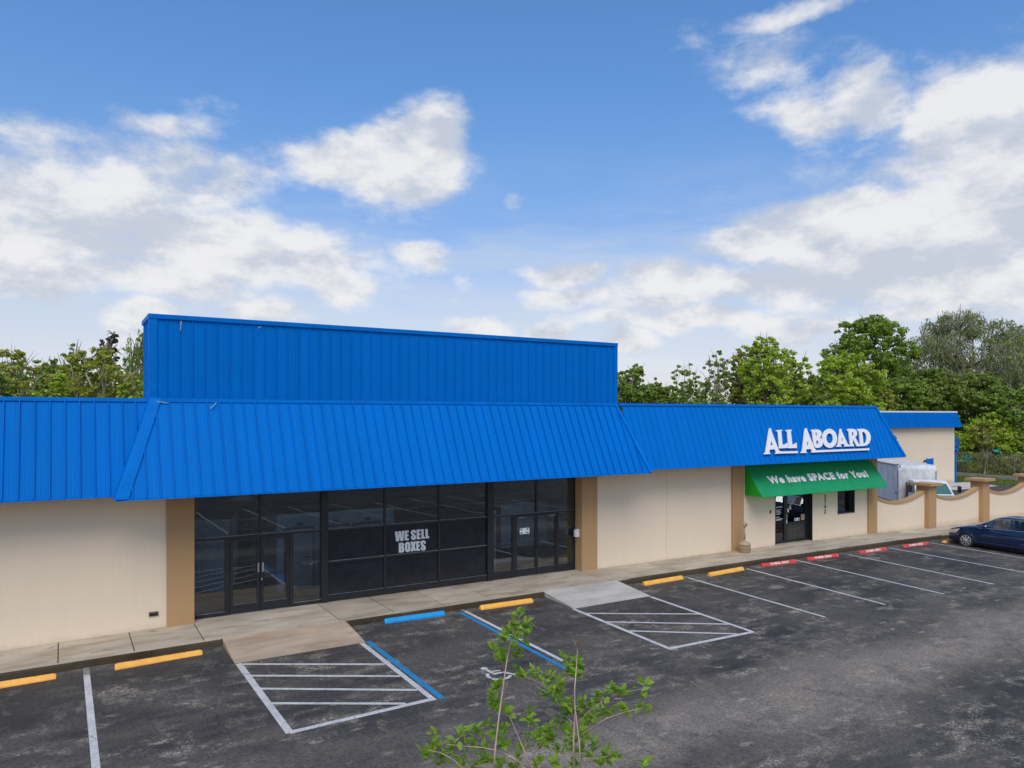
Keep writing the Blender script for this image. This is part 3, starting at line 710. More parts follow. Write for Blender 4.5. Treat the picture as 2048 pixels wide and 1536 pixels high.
M().box(4.585, 4.625, GY - .075, GY - .03, 1.08, 1.33).build('handle', STEEL, dA, bevel=.008)
M().box(4.70, 4.75, GY - .075, GY - .03, 1.08, 1.33).build('handle', STEEL, dB, bevel=.008)
M().box(4.67, 5.37, GY - .012, GY + .01, .98, 1.01).build('push_bar', FRAME, dB)
M().lathe([(.075, -.03), (.09, 0), (.07, .035), (0.01, .05)], 14, (0, 0, 0), axis='x').build('lock_case', BLACK, dB).location = (4.69, GY - .06, .83)
M().lathe([(.02, -.02), (.024, 0), (.012, .02)], 10).build('lock_core', CHROME, dB).location = (4.685, GY - .11, .90)
part('threshold', M().box(3.86, 5.46, GY - .09, GY + .05, 0, .014), STEEL)
# middle bays
for x0, x1, k in ((6.55, 8.27, 0), (8.33, 10.06, 1), (10.13, 11.81, 2)):
    rail(x0, x1, 2.07); rail(x0, x1, 1.14)
    pane(x0, x1, 2.10, TOPZ)
    pane(x0, x1, 1.17, 2.04, FILM, 'filmed_pane'); pane(x0, x1, .2, 1.11, FILM, 'filmed_pane')
    mull(x0, x1, 0, .2, name='base_rail'); part('rail_cap', M().box(x0, x1, GY - .049, GY - .02, .2, .208), FRAME_HI)
mull(8.27, 8.33, 0, TOPZ); mull(10.06, 10.13, 0, TOPZ)
# right bay
rail(12.04, 15.27, 2.07, .06)
mull(13.70, 13.77, 2.10, TOPZ); pane(12.04, 13.70, 2.10, TOPZ); pane(13.77, 15.27, 2.10, TOPZ)
mull(12.78, 12.90, 0, 2.04); mull(14.55, 14.64, 0, 2.04)
mull(12.04, 12.78, 0, .24, name='base_rail'); mull(14.64, 15.27, 0, .24, name='base_rail'); rail(12.04, 12.78, 1.10, .05, hi=False)
pane(12.04, 12.78, .24, 1.07); pane(12.04, 12.78, 1.13, 2.04); pane(14.64, 15.27, .24, 2.04)
dC = glass_door(12.91, 13.73, 2.035, .05); dD = glass_door(13.74, 14.545, 2.035, .05)
M().tube([(13.80, GY - .03, .85), (13.80, GY - .10, .88), (13.80, GY - .10, 1.12), (13.80, GY - .03, 1.15)], .016, 6).build('handle', BLACK, dD)
for xx in (12.98, 14.2): M().box(xx, xx + .28, GY - .08, GY - .03, 1.955, 2.0).build('door_closer', FRAME_HI, dC if xx < 13.5 else dD, bevel=.008)
part('threshold', M().box(12.91, 14.55, GY - .09, GY + .05, 0, .014), STEEL)

# ---- interior of the vacant shop
part('interior_floor', M().box(2.3, 16, .41, 12, -.05, -.002), IFLOOR)
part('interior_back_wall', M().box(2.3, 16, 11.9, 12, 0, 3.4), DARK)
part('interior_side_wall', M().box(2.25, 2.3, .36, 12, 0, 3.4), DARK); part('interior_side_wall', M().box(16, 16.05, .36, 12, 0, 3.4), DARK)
def corrug(name, x0, y0, x1, y1, z0, z1, m, pitch=.10, depth=.018):
    L = math.hypot(x1 - x0, y1 - y0); ux, uy = (x1 - x0) / L, (y1 - y0) / L; nx, ny = uy, -ux; mm = M(); v = []
    n = int(L / pitch)
    for i in range(n):
        for (s, h) in ((0, 0), (.62, 0), (.70, depth), (.92, depth)):
            d = (i + s) * pitch; v += [(x0 + ux * d + nx * h, y0 + uy * d + ny * h, z0), (x0 + ux * d + nx * h, y0 + uy * d + ny * h, z1)]
    k = len(v) // 2; mm.add(v, [(2 * i, 2 * i + 2, 2 * i + 3, 2 * i + 1) for i in range(k - 1)]); return part(name, mm, m)
corrug('storage_partition', 1.9, 4.2, 4.44, 3.22, 0, 2.20, UNIT)
corrug('storage_partition', 4.44, 3.22, 5.2, 6.2, 0, 2.20, UNIT)
part('unit_wall', M().box(5.64, 9.4, 2.36, 2.44, 0, 2.34), UNIT); part('unit_wall', M().box(5.60, 5.64, 2.36, 6, 0, 2.34), UNIT)
for x0 in (5.86, 6.98, 8.05):
    dd = M()
    for i in range(26):
        z = .03 + i * .07; dd.add([(x0, 2.33, z), (x0 + .84, 2.33, z), (x0 + .84, 2.318, z + .035), (x0, 2.318, z + .035), (x0, 2.33, z + .066), (x0 + .84, 2.33, z + .066)], [(0, 1, 2, 3), (3, 2, 5, 4)])
    ro = dd.build('rollup_door', UNIT_DOOR, bld)
    M().box(x0 - .04, x0, 2.30, 2.355, 0, 1.92).build('door_track', BLACK, ro); M().box(x0 + .84, x0 + .88, 2.30, 2.355, 0, 1.92).build('door_track', BLACK, ro)
    M().box(x0 - .04, x0 + .88, 2.30, 2.355, 1.88, 1.92).build('door_head', BLACK, ro)
    M().box(x0 + .36, x0 + .52, 2.30, 2.355, 1.97, 2.07).build('unit_number_plate', BLACK, ro); M().box(x0 + .58, x0 + .78, 2.28, 2.32, .95, .99).build('latch', BLACK, ro)
corrug('storage_partition', 13.9, 3.0, 17, 3.0, .45, 2.1, UNIT)
part('counter_base', M().box(14.1, 15.9, 2.9, 2.98, 0, .45), BLACK)
part('interior_post', M().box(12.75, 12.83, 1.5, 1.6, 0, 2.1), UNIT)
em = M(); em.box(4.05, 4.45, .75, .85, 3.02, 3.16); em.box(3.95, 4.05, .72, .82, 3.05, 3.12); em.box(4.45, 4.55, .72, .82, 3.05, 3.12); em.box(4.2, 4.3, .76, .82, 3.16, 3.3)
em.build('emergency_light', mat('cream_plastic', (.5, .48, .38), .5), bld, bevel=.01)
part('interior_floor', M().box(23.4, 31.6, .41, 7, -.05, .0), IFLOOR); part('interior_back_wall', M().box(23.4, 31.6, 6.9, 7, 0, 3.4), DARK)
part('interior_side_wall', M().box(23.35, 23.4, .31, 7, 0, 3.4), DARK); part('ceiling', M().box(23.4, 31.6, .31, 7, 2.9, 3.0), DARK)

# ---- office door and window
OY = .24
def fr(name, x0, x1, z0, z1, y0=OY - .05, y1=OY + .05, m=FRAME): return part(name, M().box(x0, x1, y0, y1, z0, z1), m, bevel=.003)
fr('door_reveal', DX0, DX0 + .05, .0, DZ, .004, OY - .051); fr('door_reveal', DX1 - .035, DX1, .0, DZ, .0, OY + .05)
fr('mullion', DX0 + .05, DX0 + .12, 0, DZ - .06); fr('mullion', DX1 - .10, DX1 - .035, 0, DZ - .06)
fr('rail', DX0, DX1, DZ - .06, DZ); fr('base_rail', DX0 + .12, 26.14, 0, .10)
fr('mullion', 26.14, 26.22, 0, DZ - .06)
part('window_pane', M().box(DX0 + .12, 26.14, OY - .006, OY + .006, .1, DZ - .06), GLASS)
d = M(); a, b = OY - .04, OY + .02
d.box(26.23, 26.36, a, b, .015, 2.4); d.box(27.52, 27.62, a, b, .015, 2.4); d.box(26.36, 27.52, a, b, .015, .10); d.box(26.36, 27.52, a, b, .72, .82); d.box(26.36, 27.52, a, b, 2.3, 2.4)
od = d.build('door', FRAME, bld)
M().box(26.36, 27.52, OY - .008, OY + .004, .82, 2.3).build('pane', GLASS, od); M().box(26.36, 27.52, OY - .006, OY + .004, .10, .72).build('kick_panel', mat('scuffed_kick_plate', (.05, .045, .04), .5, noise=(9, .6, 6, (1, 1, 1))), od)
M().tube([(26.30, a, 1.0), (26.30, a - .07, 1.02), (26.30, a - .07, 1.28), (26.30, a, 1.30)], .014, 6).build('handle', BLACK, od)
part('interior_column', M().box(27.38, 27.52, .55, .62, 0, 2.6), mat('wood_column', (.22, .12, .06), .6))
fr('window_frame', WX0, WX0 + .05, WZ0, WZ1); fr('window_frame', WX1 - .06, WX1, WZ0, WZ1, .0, OY + .05); fr('window_frame', WX0 + .05, WX1 - .06, WZ0, WZ0 + .06, .06)
part('window_sill', M().box(WX0 + .05, WX1 - .06, .0, .06, WZ0, WZ0 + .03), FRAME_HI)
part('window_pane', M().box(WX0 + .05, WX1 - .06, OY - .006, OY + .006, WZ0 + .06, WZ1), GLASS)
part('interior_column', M().box(30.28, 30.42, .55, .62, 0, 2.6), MATS['wood_column'])
# things behind the window glass
pl = M(); rr = random.Random(4)
for i in range(7):
    x = 29.62 + i * .12; pl.lathe([(.04, 0), (.06, .05), (.045, .10), (.01, .12)], 8, (x, .45 + rr.uniform(-.03, .03), WZ0 + .06 + rr.uniform(0, .05)), mi=i % 2)
tag(pl.build('sill_ornaments', [mat('pink_ornament', (.5, .25, .2), .5), mat('cream_ornament', (.6, .5, .35), .5)]), 'small pink and cream ornaments on the sill inside the office window', 'ornament')
tag(M().box(29.6, 30.1, .40, .46, WZ0 + .18, WZ0 + .42).build('blue_cushion', mat('navy_cloth', (.02, .05, .12), .8), bevel=.03), 'dark blue cushion inside the office window below the neon sign', 'cushion')

# ---- text helper
def text_obj(name, body, mtx, m, parent=None, size=1.0, offset=0.0, extrude=.004, width=None, align='LEFT', space=1.0, bold=0.0):
    cu = bpy.data.curves.new(name, 'FONT'); cu.body = body; cu.size = size; cu.offset = offset; cu.extrude = extrude; cu.align_x = align; cu.space_character = space; cu.resolution_u = 3
    o = bpy.data.objects.new(name, cu); C.objects.link(o); bpy.context.view_layer.update()
    dg = bpy.context.evaluated_depsgraph_get(); me = bpy.data.meshes.new_from_object(o.evaluated_get(dg)); bpy.data.objects.remove(o)
    co_ = np.empty(len(me.vertices) * 3); me.vertices.foreach_get('co', co_); co_ = co_.reshape(-1, 3)
    if width:
        w0, w1 = co_[:, 0].min(), co_[:, 0].max(); s = width / (w1 - w0)
        co_[:, 0] = (co_[:, 0] - (w0 if align == 'LEFT' else (w0 + w1) / 2)) * s
    A = np.array(mtx)
    if bold:
        polys = [tuple(p.vertices) for p in me.polygons]; V = []; F = []
        for k in range(9):
            sh = np.array([0, 0, 0.]) if k == 8 else np.array([math.cos(k * math.pi / 4) * bold, math.sin(k * math.pi / 4) * bold, -.0003 * (k + 1)])
            F += [tuple(i + len(V) * len(co_) for i in q) for q in polys]; V.append(co_ + sh)
        co_ = np.concatenate(V); me = bpy.data.meshes.new(name); me.from_pydata(co_.tolist(), [], F)
    co_ = co_ @ A[:3, :3].T + A[:3, 3]
    me.vertices.foreach_set('co', co_.ravel()); me.materials.clear(); me.materials.append(m); me.update()
    return link(name, me, parent)
def frame_m(P, ux, uy):
    ux = Vector(ux).normalized(); uy = Vector(uy).normalized(); uz = ux.cross(uy)
    return Matrix(((ux.x, uy.x, uz.x, P[0]), (ux.y, uy.y, uz.y, P[1]), (ux.z, uy.z, uz.z, P[2]), (0, 0, 0, 1)))
# traced glyphs: outlines given in photo pixels, laid on a plane in the world
def glyph(name, loops, tf, P0, N, thick, m, parent, rim=None):
    N = np.array(N, float); N /= np.linalg.norm(N); P0 = np.array(P0, float)
    ux = np.array([1., 0, 0]); uy = np.cross(N, ux); uy /= np.linalg.norm(uy)
    if uy[2] < 0: uy = -uy
    cu = bpy.data.curves.new(name, 'CURVE'); cu.dimensions = '2D'; cu.fill_mode = 'BOTH'; cu.extrude = thick / 2
    for lp in loops:
        sp = cu.splines.new('POLY'); sp.points.add(len(lp) - 1); sp.use_cyclic_u = True
        for i, q in enumerate(lp):
            px, py = tf(*q); W = on_plane(px, py, P0, N) - P0; sp.points[i].co = (W @ ux, W @ uy, 0, 1)
    o = bpy.data.objects.new(name, cu); C.objects.link(o); bpy.context.view_layer.update()
    me = bpy.data.meshes.new_from_object(o.evaluated_get(bpy.context.evaluated_depsgraph_get())); bpy.data.objects.remove(o)
    co_ = np.empty(len(me.vertices) * 3); me.vertices.foreach_get('co', co_); co_ = co_.reshape(-1, 3)
    W = P0 + co_[:, :1] * ux + co_[:, 1:2] * uy + (co_[:, 2:3] + thick / 2) * N
    me.vertices.foreach_set('co', W.ravel()); me.materials.clear(); me.materials.append(m); me.update()
    return link(name, me, parent)
def ell(cx, cy, rx, ry, rot=0, n=28): return [(cx + rx * math.cos(a) * math.cos(rot) - ry * math.sin(a) * math.sin(rot), cy + rx * math.cos(a) * math.sin(rot) + ry * math.sin(a) * math.cos(rot)) for a in np.linspace(0, 2 * math.pi, n + 1)[:-1]]

tfA = lambda x, y: (1510 + x / 8.192, 840 + y / 8.192)
sign = thing('roof_sign', 'big white raised letters with underlines on the blue mansard roof', 'sign')
sl_ = math.hypot(.85, 2.32); Nm = np.array([0, -2.32 / sl_, .85 / sl_]); P0m = np.array([28., -1.0, 3.495]) + Nm * .055
AB = {
 'A': [[(225, 138), (247, 140), (265, 205), (372, 490), (398, 520), (398, 556), (320, 560), (320, 548), (333, 532), (310, 485), (232, 490), (222, 530), (238, 548), (235, 563), (135, 568), (133, 553), (158, 530), (215, 175)], [(255, 345), (281, 415), (239, 418)]],
 'u1': [[(399, 521), (690, 514), (690, 547), (399, 555)]],
 'L': [[(335, 172), (432, 165), (434, 183), (418, 192), (438, 410), (490, 402), (503, 380), (516, 378), (526, 463), (377, 471), (374, 456), (386, 446), (358, 200), (340, 190)]],
 'L2': [[(493, 168), (585, 163), (590, 180), (574, 192), (598, 407), (640, 400), (655, 378), (668, 376), (675, 465), (531, 468), (528, 453), (538, 443), (512, 200), (497, 188)]],
 'A2': [[(812, 138), (832, 138), (850, 190), (958, 455), (985, 500), (985, 535), (912, 540), (912, 526), (922, 512), (900, 480), (832, 485), (820, 518), (838, 530), (836, 544), (737, 547), (735, 533), (760, 512), (800, 175)], [(845, 348), (869, 410), (837, 412)]],
 'u2': [[(986, 501), (1860, 468), (1862, 498), (986, 535)]],
 'B': [[(905, 167), (1000, 158), (1040, 168), (1068, 190), (1080, 228), (1074, 262), (1050, 292), (1080, 318), (1098, 360), (1098, 402), (1078, 440), (1040, 460), (982, 464), (960, 430), (945, 385), (920, 195), (907, 182)], [(975, 205), (1000, 218), (1004, 250), (985, 268)], [(990, 342), (1015, 340), (1028, 365), (1020, 395), (994, 402)]],
 'O': [ell(1210, 305, 122, 157, -.08), ell(1211, 305, 56, 82, -.06)],
 'A3': [[(1378, 150), (1398, 148), (1412, 195), (1505, 400), (1530, 414), (1532, 436), (1450, 441), (1450, 428), (1458, 416), (1440, 398), (1396, 402), (1388, 418), (1406, 428), (1406, 441), (1322, 444), (1321, 430), (1343, 412), (1355, 330)], [(1412, 292), (1432, 340), (1405, 344)]],
 'R': [[(1497, 152), (1585, 148), (1628, 160), (1656, 190), (1662, 225), (1650, 262), (1628, 288), (1690, 400), (1715, 414), (1716, 434), (1660, 437), (1645, 420), (1588, 315), (1592, 392), (1608, 412), (1612, 434), (1541, 437), (1539, 422), (1548, 408), (1520, 195), (1500, 170)], [(1572, 198), (1592, 202), (1602, 228), (1594, 258), (1575, 266)]],
 'D': [[(1665, 152), (1762, 148), (1820, 168), (1862, 212), (1882, 270), (1882, 325), (1862, 380), (1822, 418), (1775, 430), (1720, 433), (1712, 410), (1690, 195), (1667, 172)], [(1742, 198), (1775, 204), (1806, 238), (1818, 290), (1812, 345), (1790, 384), (1764, 394)]],
}
for k, lp in AB.items(): glyph('letter' if k[0] != 'u' else 'underline', lp, tfA, P0m, Nm, .045, LETTER, sign)
# stand-off pins behind the letters
st = M()
for i in range(16):
    p = on_plane(*tfA(170 + i * 106, 500 - i * 5), P0m, Nm); st.tube([p, p - Nm * .07], .012, 5)
st.build('standoff_pins', STEEL, sign)

tfB = lambda x, y: (770 + x / 18.62, 1040 + y / 18.62)
wsb = thing('window_lettering', 'pale WE SELL BOXES lettering on the dark filmed window', 'sign')
S1 = [(1155, 487), (1152, 420), (1130, 380), (1090, 364), (1030, 366), (985, 392), (965, 445), (968, 515), (1000, 570), (1060, 615), (1076, 645), (1070, 672), (1047, 674), (1040, 600), (968, 605), (970, 670), (995, 720), (1040, 742), (1100, 738), (1145, 705), (1158, 640), (1145, 575), (1090, 528), (1050, 488), (1043, 455), (1055, 433), (1075, 438), (1082, 490)]
WS = [[[(370, 432), (462, 427), (485, 630), (505, 418), (607, 412), (622, 625), (638, 410), (718, 407), (680, 775), (570, 781), (548, 610), (522, 792), (415, 798)]],
      [[(727, 400), (880, 392), (880, 465), (818, 469), (818, 540), (870, 537), (870, 605), (818, 608), (818, 685), (883, 681), (883, 752), (731, 760)]],
      [S1],
      [[(1175, 360), (1325, 352), (1325, 421), (1264, 425), (1264, 500), (1318, 497), (1318, 565), (1264, 568), (1264, 645), (1325, 642), (1325, 710), (1182, 718)]],
      [[(1348, 348), (1440, 343), (1440, 625), (1485, 622), (1485, 690), (1357, 698)]],
      [[(1500, 338), (1592, 333), (1598, 605), (1642, 600), (1642, 674), (1510, 690)]],
      [[(510, 855), (640, 845), (692, 862), (712, 910), (707, 965), (682, 1000), (710, 1028), (718, 1090), (712, 1160), (675, 1202), (515, 1218)], [(600, 925), (622, 922), (630, 950), (622, 985), (602, 987)], [(602, 1050), (622, 1048), (634, 1085), (628, 1135), (603, 1142)]],
      [[(740, 925), (758, 858), (800, 822), (850, 814), (905, 832), (935, 880), (942, 940), (942, 1080), (925, 1145), (885, 1182), (830, 1190), (775, 1170), (745, 1110)], [(826, 915), (840, 897), (856, 910), (862, 1088), (848, 1110), (832, 1100)]],
      [[(945, 808), (1040, 803), (1054, 885), (1070, 800), (1150, 795), (1108, 970), (1152, 1146), (1065, 1154), (1049, 1075), (1035, 1162), (945, 1170), (997, 982)]],
      [[(1158, 795), (1305, 785), (1305, 855), (1242, 860), (1242, 925), (1295, 922), (1295, 990), (1242, 993), (1242, 1075), (1305, 1070), (1305, 1140), (1165, 1147)]],
      [[(x + 360, y + 396) for x, y in S1]]]
for lp in WS: glyph('letter', lp, tfB, (9, GY - .0085, 1.5), (0, -1, 0), .002, DECAL_W, wsb)

# ---- green awning
aw = thing('green_awning', 'green sloping canvas awning over the office entrance under the roof sign', 'awning')
ax0, ax1 = 23.50, 31.78
n = 14; mm = M(); v = []
for i in range(n + 1):
    x = ax0 + (ax1 - ax0) * i / n
    for t in np.linspace(0, 1, 7):
        sag = .018 * math.sin(math.pi * t) * (.6 + .4 * math.cos(i * 1.7))
        v.append((x, -.02 - .88 * t + sag * .6, 3.37 - 1.2 * t - sag))
mm.add(v, [(i * 7 + j, i * 7 + j + 1, (i + 1) * 7 + j + 1, (i + 1) * 7 + j) for i in range(n) for j in range(6)])
mm.build('canvas', AWN, aw, smooth=True)
for x in (ax0, ax1): M().add([(x, -.02, 3.37), (x, -.9, 2.17), (x, -.02, 2.18)], [(0, 1, 2)]).build('side_canvas', AWN_SIDE, aw)
M().tube([(ax0, -.90, 2.165), (ax1, -.90, 2.165)], .014, 6).build('front_bar', AWN, aw); M().tube([(ax0 + .02, -.03, 2.18), (ax0 + .02, -.88, 2.18)], .012, 6).build('side_bar', STEEL, aw); M().tube([(ax1 - .02, -.03, 2.18), (ax1 - .02, -.88, 2.18)], .012, 6).build('side_bar', STEEL, aw)
sN = Vector((0, -1.2, .88)).normalized(); sU = Vector((0, .88, 1.2)).normalized()
P = Vector((24.38, -.55, 2.648)) + sN * .012
text_obj('awning_lettering', 'We have SPACE for You!', frame_m(P, (1, 0, 0), sU), DECAL_WW, aw, size=.45, offset=0, extrude=.002, width=6.46, space=1.14, bold=.030)

# ---- house number, small wall fittings
num = thing('house_number', 'black vertical street number 3742 beside the office door', 'sign')
for i, ch in enumerate('3742'): text_obj('digit', ch, frame_m((28.57, -.004, 1.74 - i * .215), (1, 0, 0), (0, 0, 1)), BLACK, num, size=.235, extrude=.006, align='CENTER', bold=.009)
t_ = thing('wall_vent', 'small brown vent low on the left beige wall', 'vent', (1.97, 0, .36))
M().box(-.11, .11, -.035, 0, -.05, .06).build('housing', mat('brown_grey_metal', (.12, .095, .07), .6), t_, bevel=.01)
M().box(-.09, .09, -.05, -.036, .03, .055).build('hood', MATS['brown_grey_metal'], t_); M().box(-.085, .085, -.038, -.0355, -.04, .02).build('grille', BLACK, t_)
t_ = thing('door_bell', 'small dark bell box on the wall left of the office door', 'bell', (25.03, 0, 1.40)); M().box(-.035, .035, -.03, 0, -.07, .07).build('case', BLACK, t_, bevel=.008); M().box(0, .03, -.035, -.031, -.05, .0).build('button', PLASTIC, t_)
t_ = thing('key_box', 'white box mounted at the edge of the tan pilaster beside the right glass doors', 'box', (15.24, .12, 1.30)); M().box(-.02, .11, -.05, .06, -.13, .14).build('case', WHITE_PL, t_, bevel=.01); M().box(-.055, -.03, -.03, .05, -.12, .12).build('bracket', WHITE_PL, t_)
# decals on doors
dc = thing('door_notice', 'white rounded notice sticker on the right glass doors', 'sticker', (13.27, GY - .0125, 1.50))
M().prism([(-.19, -.07), (-.17, -.09), (.17, -.09), (.19, -.07), (.19, .09), (.17, .11), (-.17, .11), (-.19, .09)], 'y', -.002, 0).build('sheet', DECAL_WW, dc)
k = M(); k.box(-.16, -.09, -.004, -.0025, .045, .085); k.box(.08, .15, -.004, -.0025, .045, .085); k.box(-.16, -.08, -.004, -.0025, -.07, -.03); k.box(.04, .15, -.004, -.0025, -.06, -.03); k.build('print', BLACK, dc)
od_ = thing('office_door_lettering', 'white Office Hours lettering on the sidelight left of the office door', 'sign')
text_obj('lettering', 'Office Hours', frame_m((25.50, OY - .0075, 1.49), (1, 0, 0), (0, 0, 1)), DECAL_WW, od_, size=.11, offset=.002, extrude=.001, width=.56)
k = M(); rr = random.Random(7)
for i, (z, w) in enumerate(((1.38, .50), (1.32, .46), (1.26, .50), (1.20, .44), (1.08, .40), (1.0, .60), (.96, .52))):
    x = 25.5
    while x < 25.5 + w: q = rr.uniform(.03, .09); k.box(x, min(x + q, 25.5 + w), OY - .0085, OY - .0068, z, z + .03); x += q + .018
k.build('small_print', DECAL_WW, od_)['kind'] = 'stuff'
ss = thing('hanging_storage_sign', 'dark blue oval sign reading STORAGE in green hanging inside the glass', 'sign')
M().prism([(25.62 + .42 * math.cos(a), 1.90 + .27 * math.sin(a)) for a in np.linspace(0, 2 * math.pi, 25)[:-1]], 'y', OY + .05, OY + .06).build('board', mat('deep_blue_board', (.01, .07, .14), .4), ss, fix=True)
text_obj('lettering', 'STORAGE', frame_m((25.62, OY + .046, 1.79), (1, 0, 0), (0, 0, 1)), mat('lime_print', (.25, .75, .05), .5), ss, size=.2, offset=.006, extrude=.001, align='CENTER', width=.74)
M().tube([(25.72, OY + .055, 2.17), (25.72, OY + .055, 2.5)], .008, 4).build('cord', WHITE_PL, ss)
nt = thing('door_sticker', 'black and white handicap and no smoking sticker strip low on the office door', 'sticker', (27.0, OY - .0095, .92)); M().box(-.17, .17, -.001, 0, -.06, .06).build('sheet', DECAL_WW, nt); k = M(); k.box(-.15, -.08, -.003, -.0015, -.04, .03); k.box(.08, .14, -.003, -.0015, -.04, .03); k.box(-.04, .0, -.003, -.0015, -.01, .03); k.build('print', BLACK, nt)
tag(M().box(27.26, 27.50, OY - .012, OY - .0095, .86, 1.12).build('cardboard_notice', mat('brown_card', (.42, .30, .20), .8)), 'brown paper sheet taped at the right edge of the office door', 'notice')
nt = thing('red_notice', 'small red and white notice at eye level on the office door', 'notice', (26.56, OY - .0095, 1.47)); M().box(-.06, .06, -.001, 0, -.10, .10).build('sheet', DECAL_WW, nt); k = M(); k.box(-.05, .05, -.003, -.0015, .02, .08); k.box(-.05, .05, -.003, -.0015, -.06, -.02); k.build('print', mat('red_print', (.5, .06, .05), .5), nt)
tag(M().prism([(26.32, 1.26), (26.44, 1.26), (26.42, 1.40), (26.38, 1.46), (26.34, 1.40)], 'y', OY - .046, OY - .0415).build('alarm_sticker', DECAL_WW, fix=True), 'small white shield shaped sticker on the office door stile', 'sticker')
k = M()
for z in (1.12, 1.02, .92, .86, .80): k.box(26.27, 26.33, OY - .0435, OY - .0415, z, z + .05)
tag(k.build('vertical_lettering', DECAL_W), 'tiny white vertical marks down the office door stile', 'sticker')
neon = thing('open_sign', 'unlit orange neon OPEN sign inside the small office window', 'sign')
NE = mat('orange_neon_tube', (.55, .22, .05), .4)
M().tube([(29.86 + .24 * math.cos(a), .36, 1.66 + .14 * math.sin(a)) for a in np.linspace(0, 2 * math.pi, 25)], .010, 5).build('tube_ring', NE, neon)
text_obj('lettering', 'OPEN', frame_m((29.86, .36, 1.61), (1, 0, 0), (0, 0, 1)), NE, neon, size=.14, offset=-.001, extrude=.004, align='CENTER', width=.34)

# ---- cigarette receptacle
t_ = thing('ash_receptacle', 'beige plastic cigarette receptacle with long neck standing by the tan pilaster', 'ashtray', (22.95, -.50, 0.0))
M().lathe([(.20, 0), (.225, .03), (.225, .30), (.235, .31), (.235, .345), (.20, .385), (.11, .43), (.045, .47), (.04, .50)], 24).build('base', PLASTIC, t_, smooth=True)
M().lathe([(.032, .50), (.032, 1.0)], 12).build('neck', PLASTIC, t_, smooth=True)
M().lathe([(.03, .98), (.075, 1.02), (.095, 1.09), (.08, 1.16), (.03, 1.20), (.005, 1.205)], 18).build('head', PLASTIC, t_, smooth=True)
h = M().lathe([(.03, 0), (.03, .012)], 12); ho = h.build('hole', BLACK, t_); ho.rotation_euler = (R_(90), 0, 0); ho.location = (.0, -.088, 1.10)
M().lathe([(.227, .2), (.229, .215), (.227, .23)], 24).build('band', PLASTIC, t_, smooth=True)

# ================================================================== WHEEL STOPS
def wheel_stop(label, x0, x1, y0, y1, m, group, text=None):
    """(x0,y0),(x1,y1) = front foot of the block"""
    L = math.hypot(x1 - x0, y1 - y0); a = math.atan2(y1 - y0, x1 - x0)
    z = G(x0, y0); z1 = G(x1, y1)
    t = thing('wheel_stop', label, 'wheel stop', (x0, y0, min(z, z1)), a, group)
    sec = [(0, 0), (.004, .036), (.058, .120), (.112, .120), (.166, .036), (.17, 0)]
    v = []; e = .05
    for (s, k) in ((0, 0), (e, 1), (L - e, 1), (L, 0)):
        for (yy, zz) in sec:
            if k == 0: v.append((s, .085 + (yy - .085) * .92, zz * .86))
            else: v.append((s, yy, zz))
    f = [(i * 6 + j, (i + 1) * 6 + j, (i + 1) * 6 + j + 1, i * 6 + j + 1) for i in range(3) for j in range(5)] + [(5, 4, 3, 2, 1, 0), (18, 19, 20, 21, 22, 23)]
    M().add(v, f).build('block', m, t, fix=True, bevel=.006)
    for s in (.38, L - .38): M().lathe([(.016, .116), (.016, .1225), (.010, .126)], 8, (s, .085, 0)).build('pin', mat('rusty_pin', (.10, .05, .03), .8), t)
    if text:
        P = (L * .5, .004, .044); n = Vector((0, .054, .084)).normalized()
        o = text_obj('stencilled_lettering', text, frame_m(P, (1, 0, 0), n), mat('chalky_stencil_paint', (.78, .66, .60), .8), t, size=.112, extrude=.0035, align='CENTER', width=.95, bold=.006)
        # repeat on top face
    return t
YG = 'yellow wheel stops in front of the kerb'; RG = 'red fifteen minute wheel stops before the office'
wheel_stop('yellow wheel stop cut by the left edge of the picture', -1.90, -.12, -2.36, -2.35, YEL, YG)
wheel_stop('yellow wheel stop below the left beige wall, left of the brown concrete ramp', .98, 2.78, -2.44, -2.36, YEL, YG)
wheel_stop('blue wheel stop between the two access ramps', 7.34, 9.08, -2.16, -2.22, BLU_S, None)
wheel_stop('yellow wheel stop just left of the pale new ramp', 10.2, 11.94, -2.24, -2.29, YEL, YG)
wheel_stop('yellow wheel stop just right of the pale new ramp', 16.22, 18.0, -2.34, -2.27, YEL, YG)
wheel_stop('yellow wheel stop next to the first red one', 19.1, 20.9, -2.42, -2.32, YEL, YG)
wheel_stop('badly chipped red wheel stop in front of the ash receptacle', 21.9, 23.68, -2.28, -2.38, RED, RG, '15 MINS. ONLY')
wheel_stop('second red wheel stop, before the wall left of the office door', 24.40, 26.15, -2.32, -2.40, RED, RG, '15 MINS. ONLY')
wheel_stop('third red wheel stop, straight out from the office window side', 27.42, 29.22, -2.46, -2.48, RED, RG, '15 MINS. ONLY')
wheel_stop('red wheel stop nearest the parked blue car', 30.38, 32.15, -2.48, -2.56, RED, RG, '15 MINS. ONLY')
wheel_stop('yellow wheel stop under the nose of the blue car', 33.26, 35.0, -2.58, -2.58, YEL, YG)

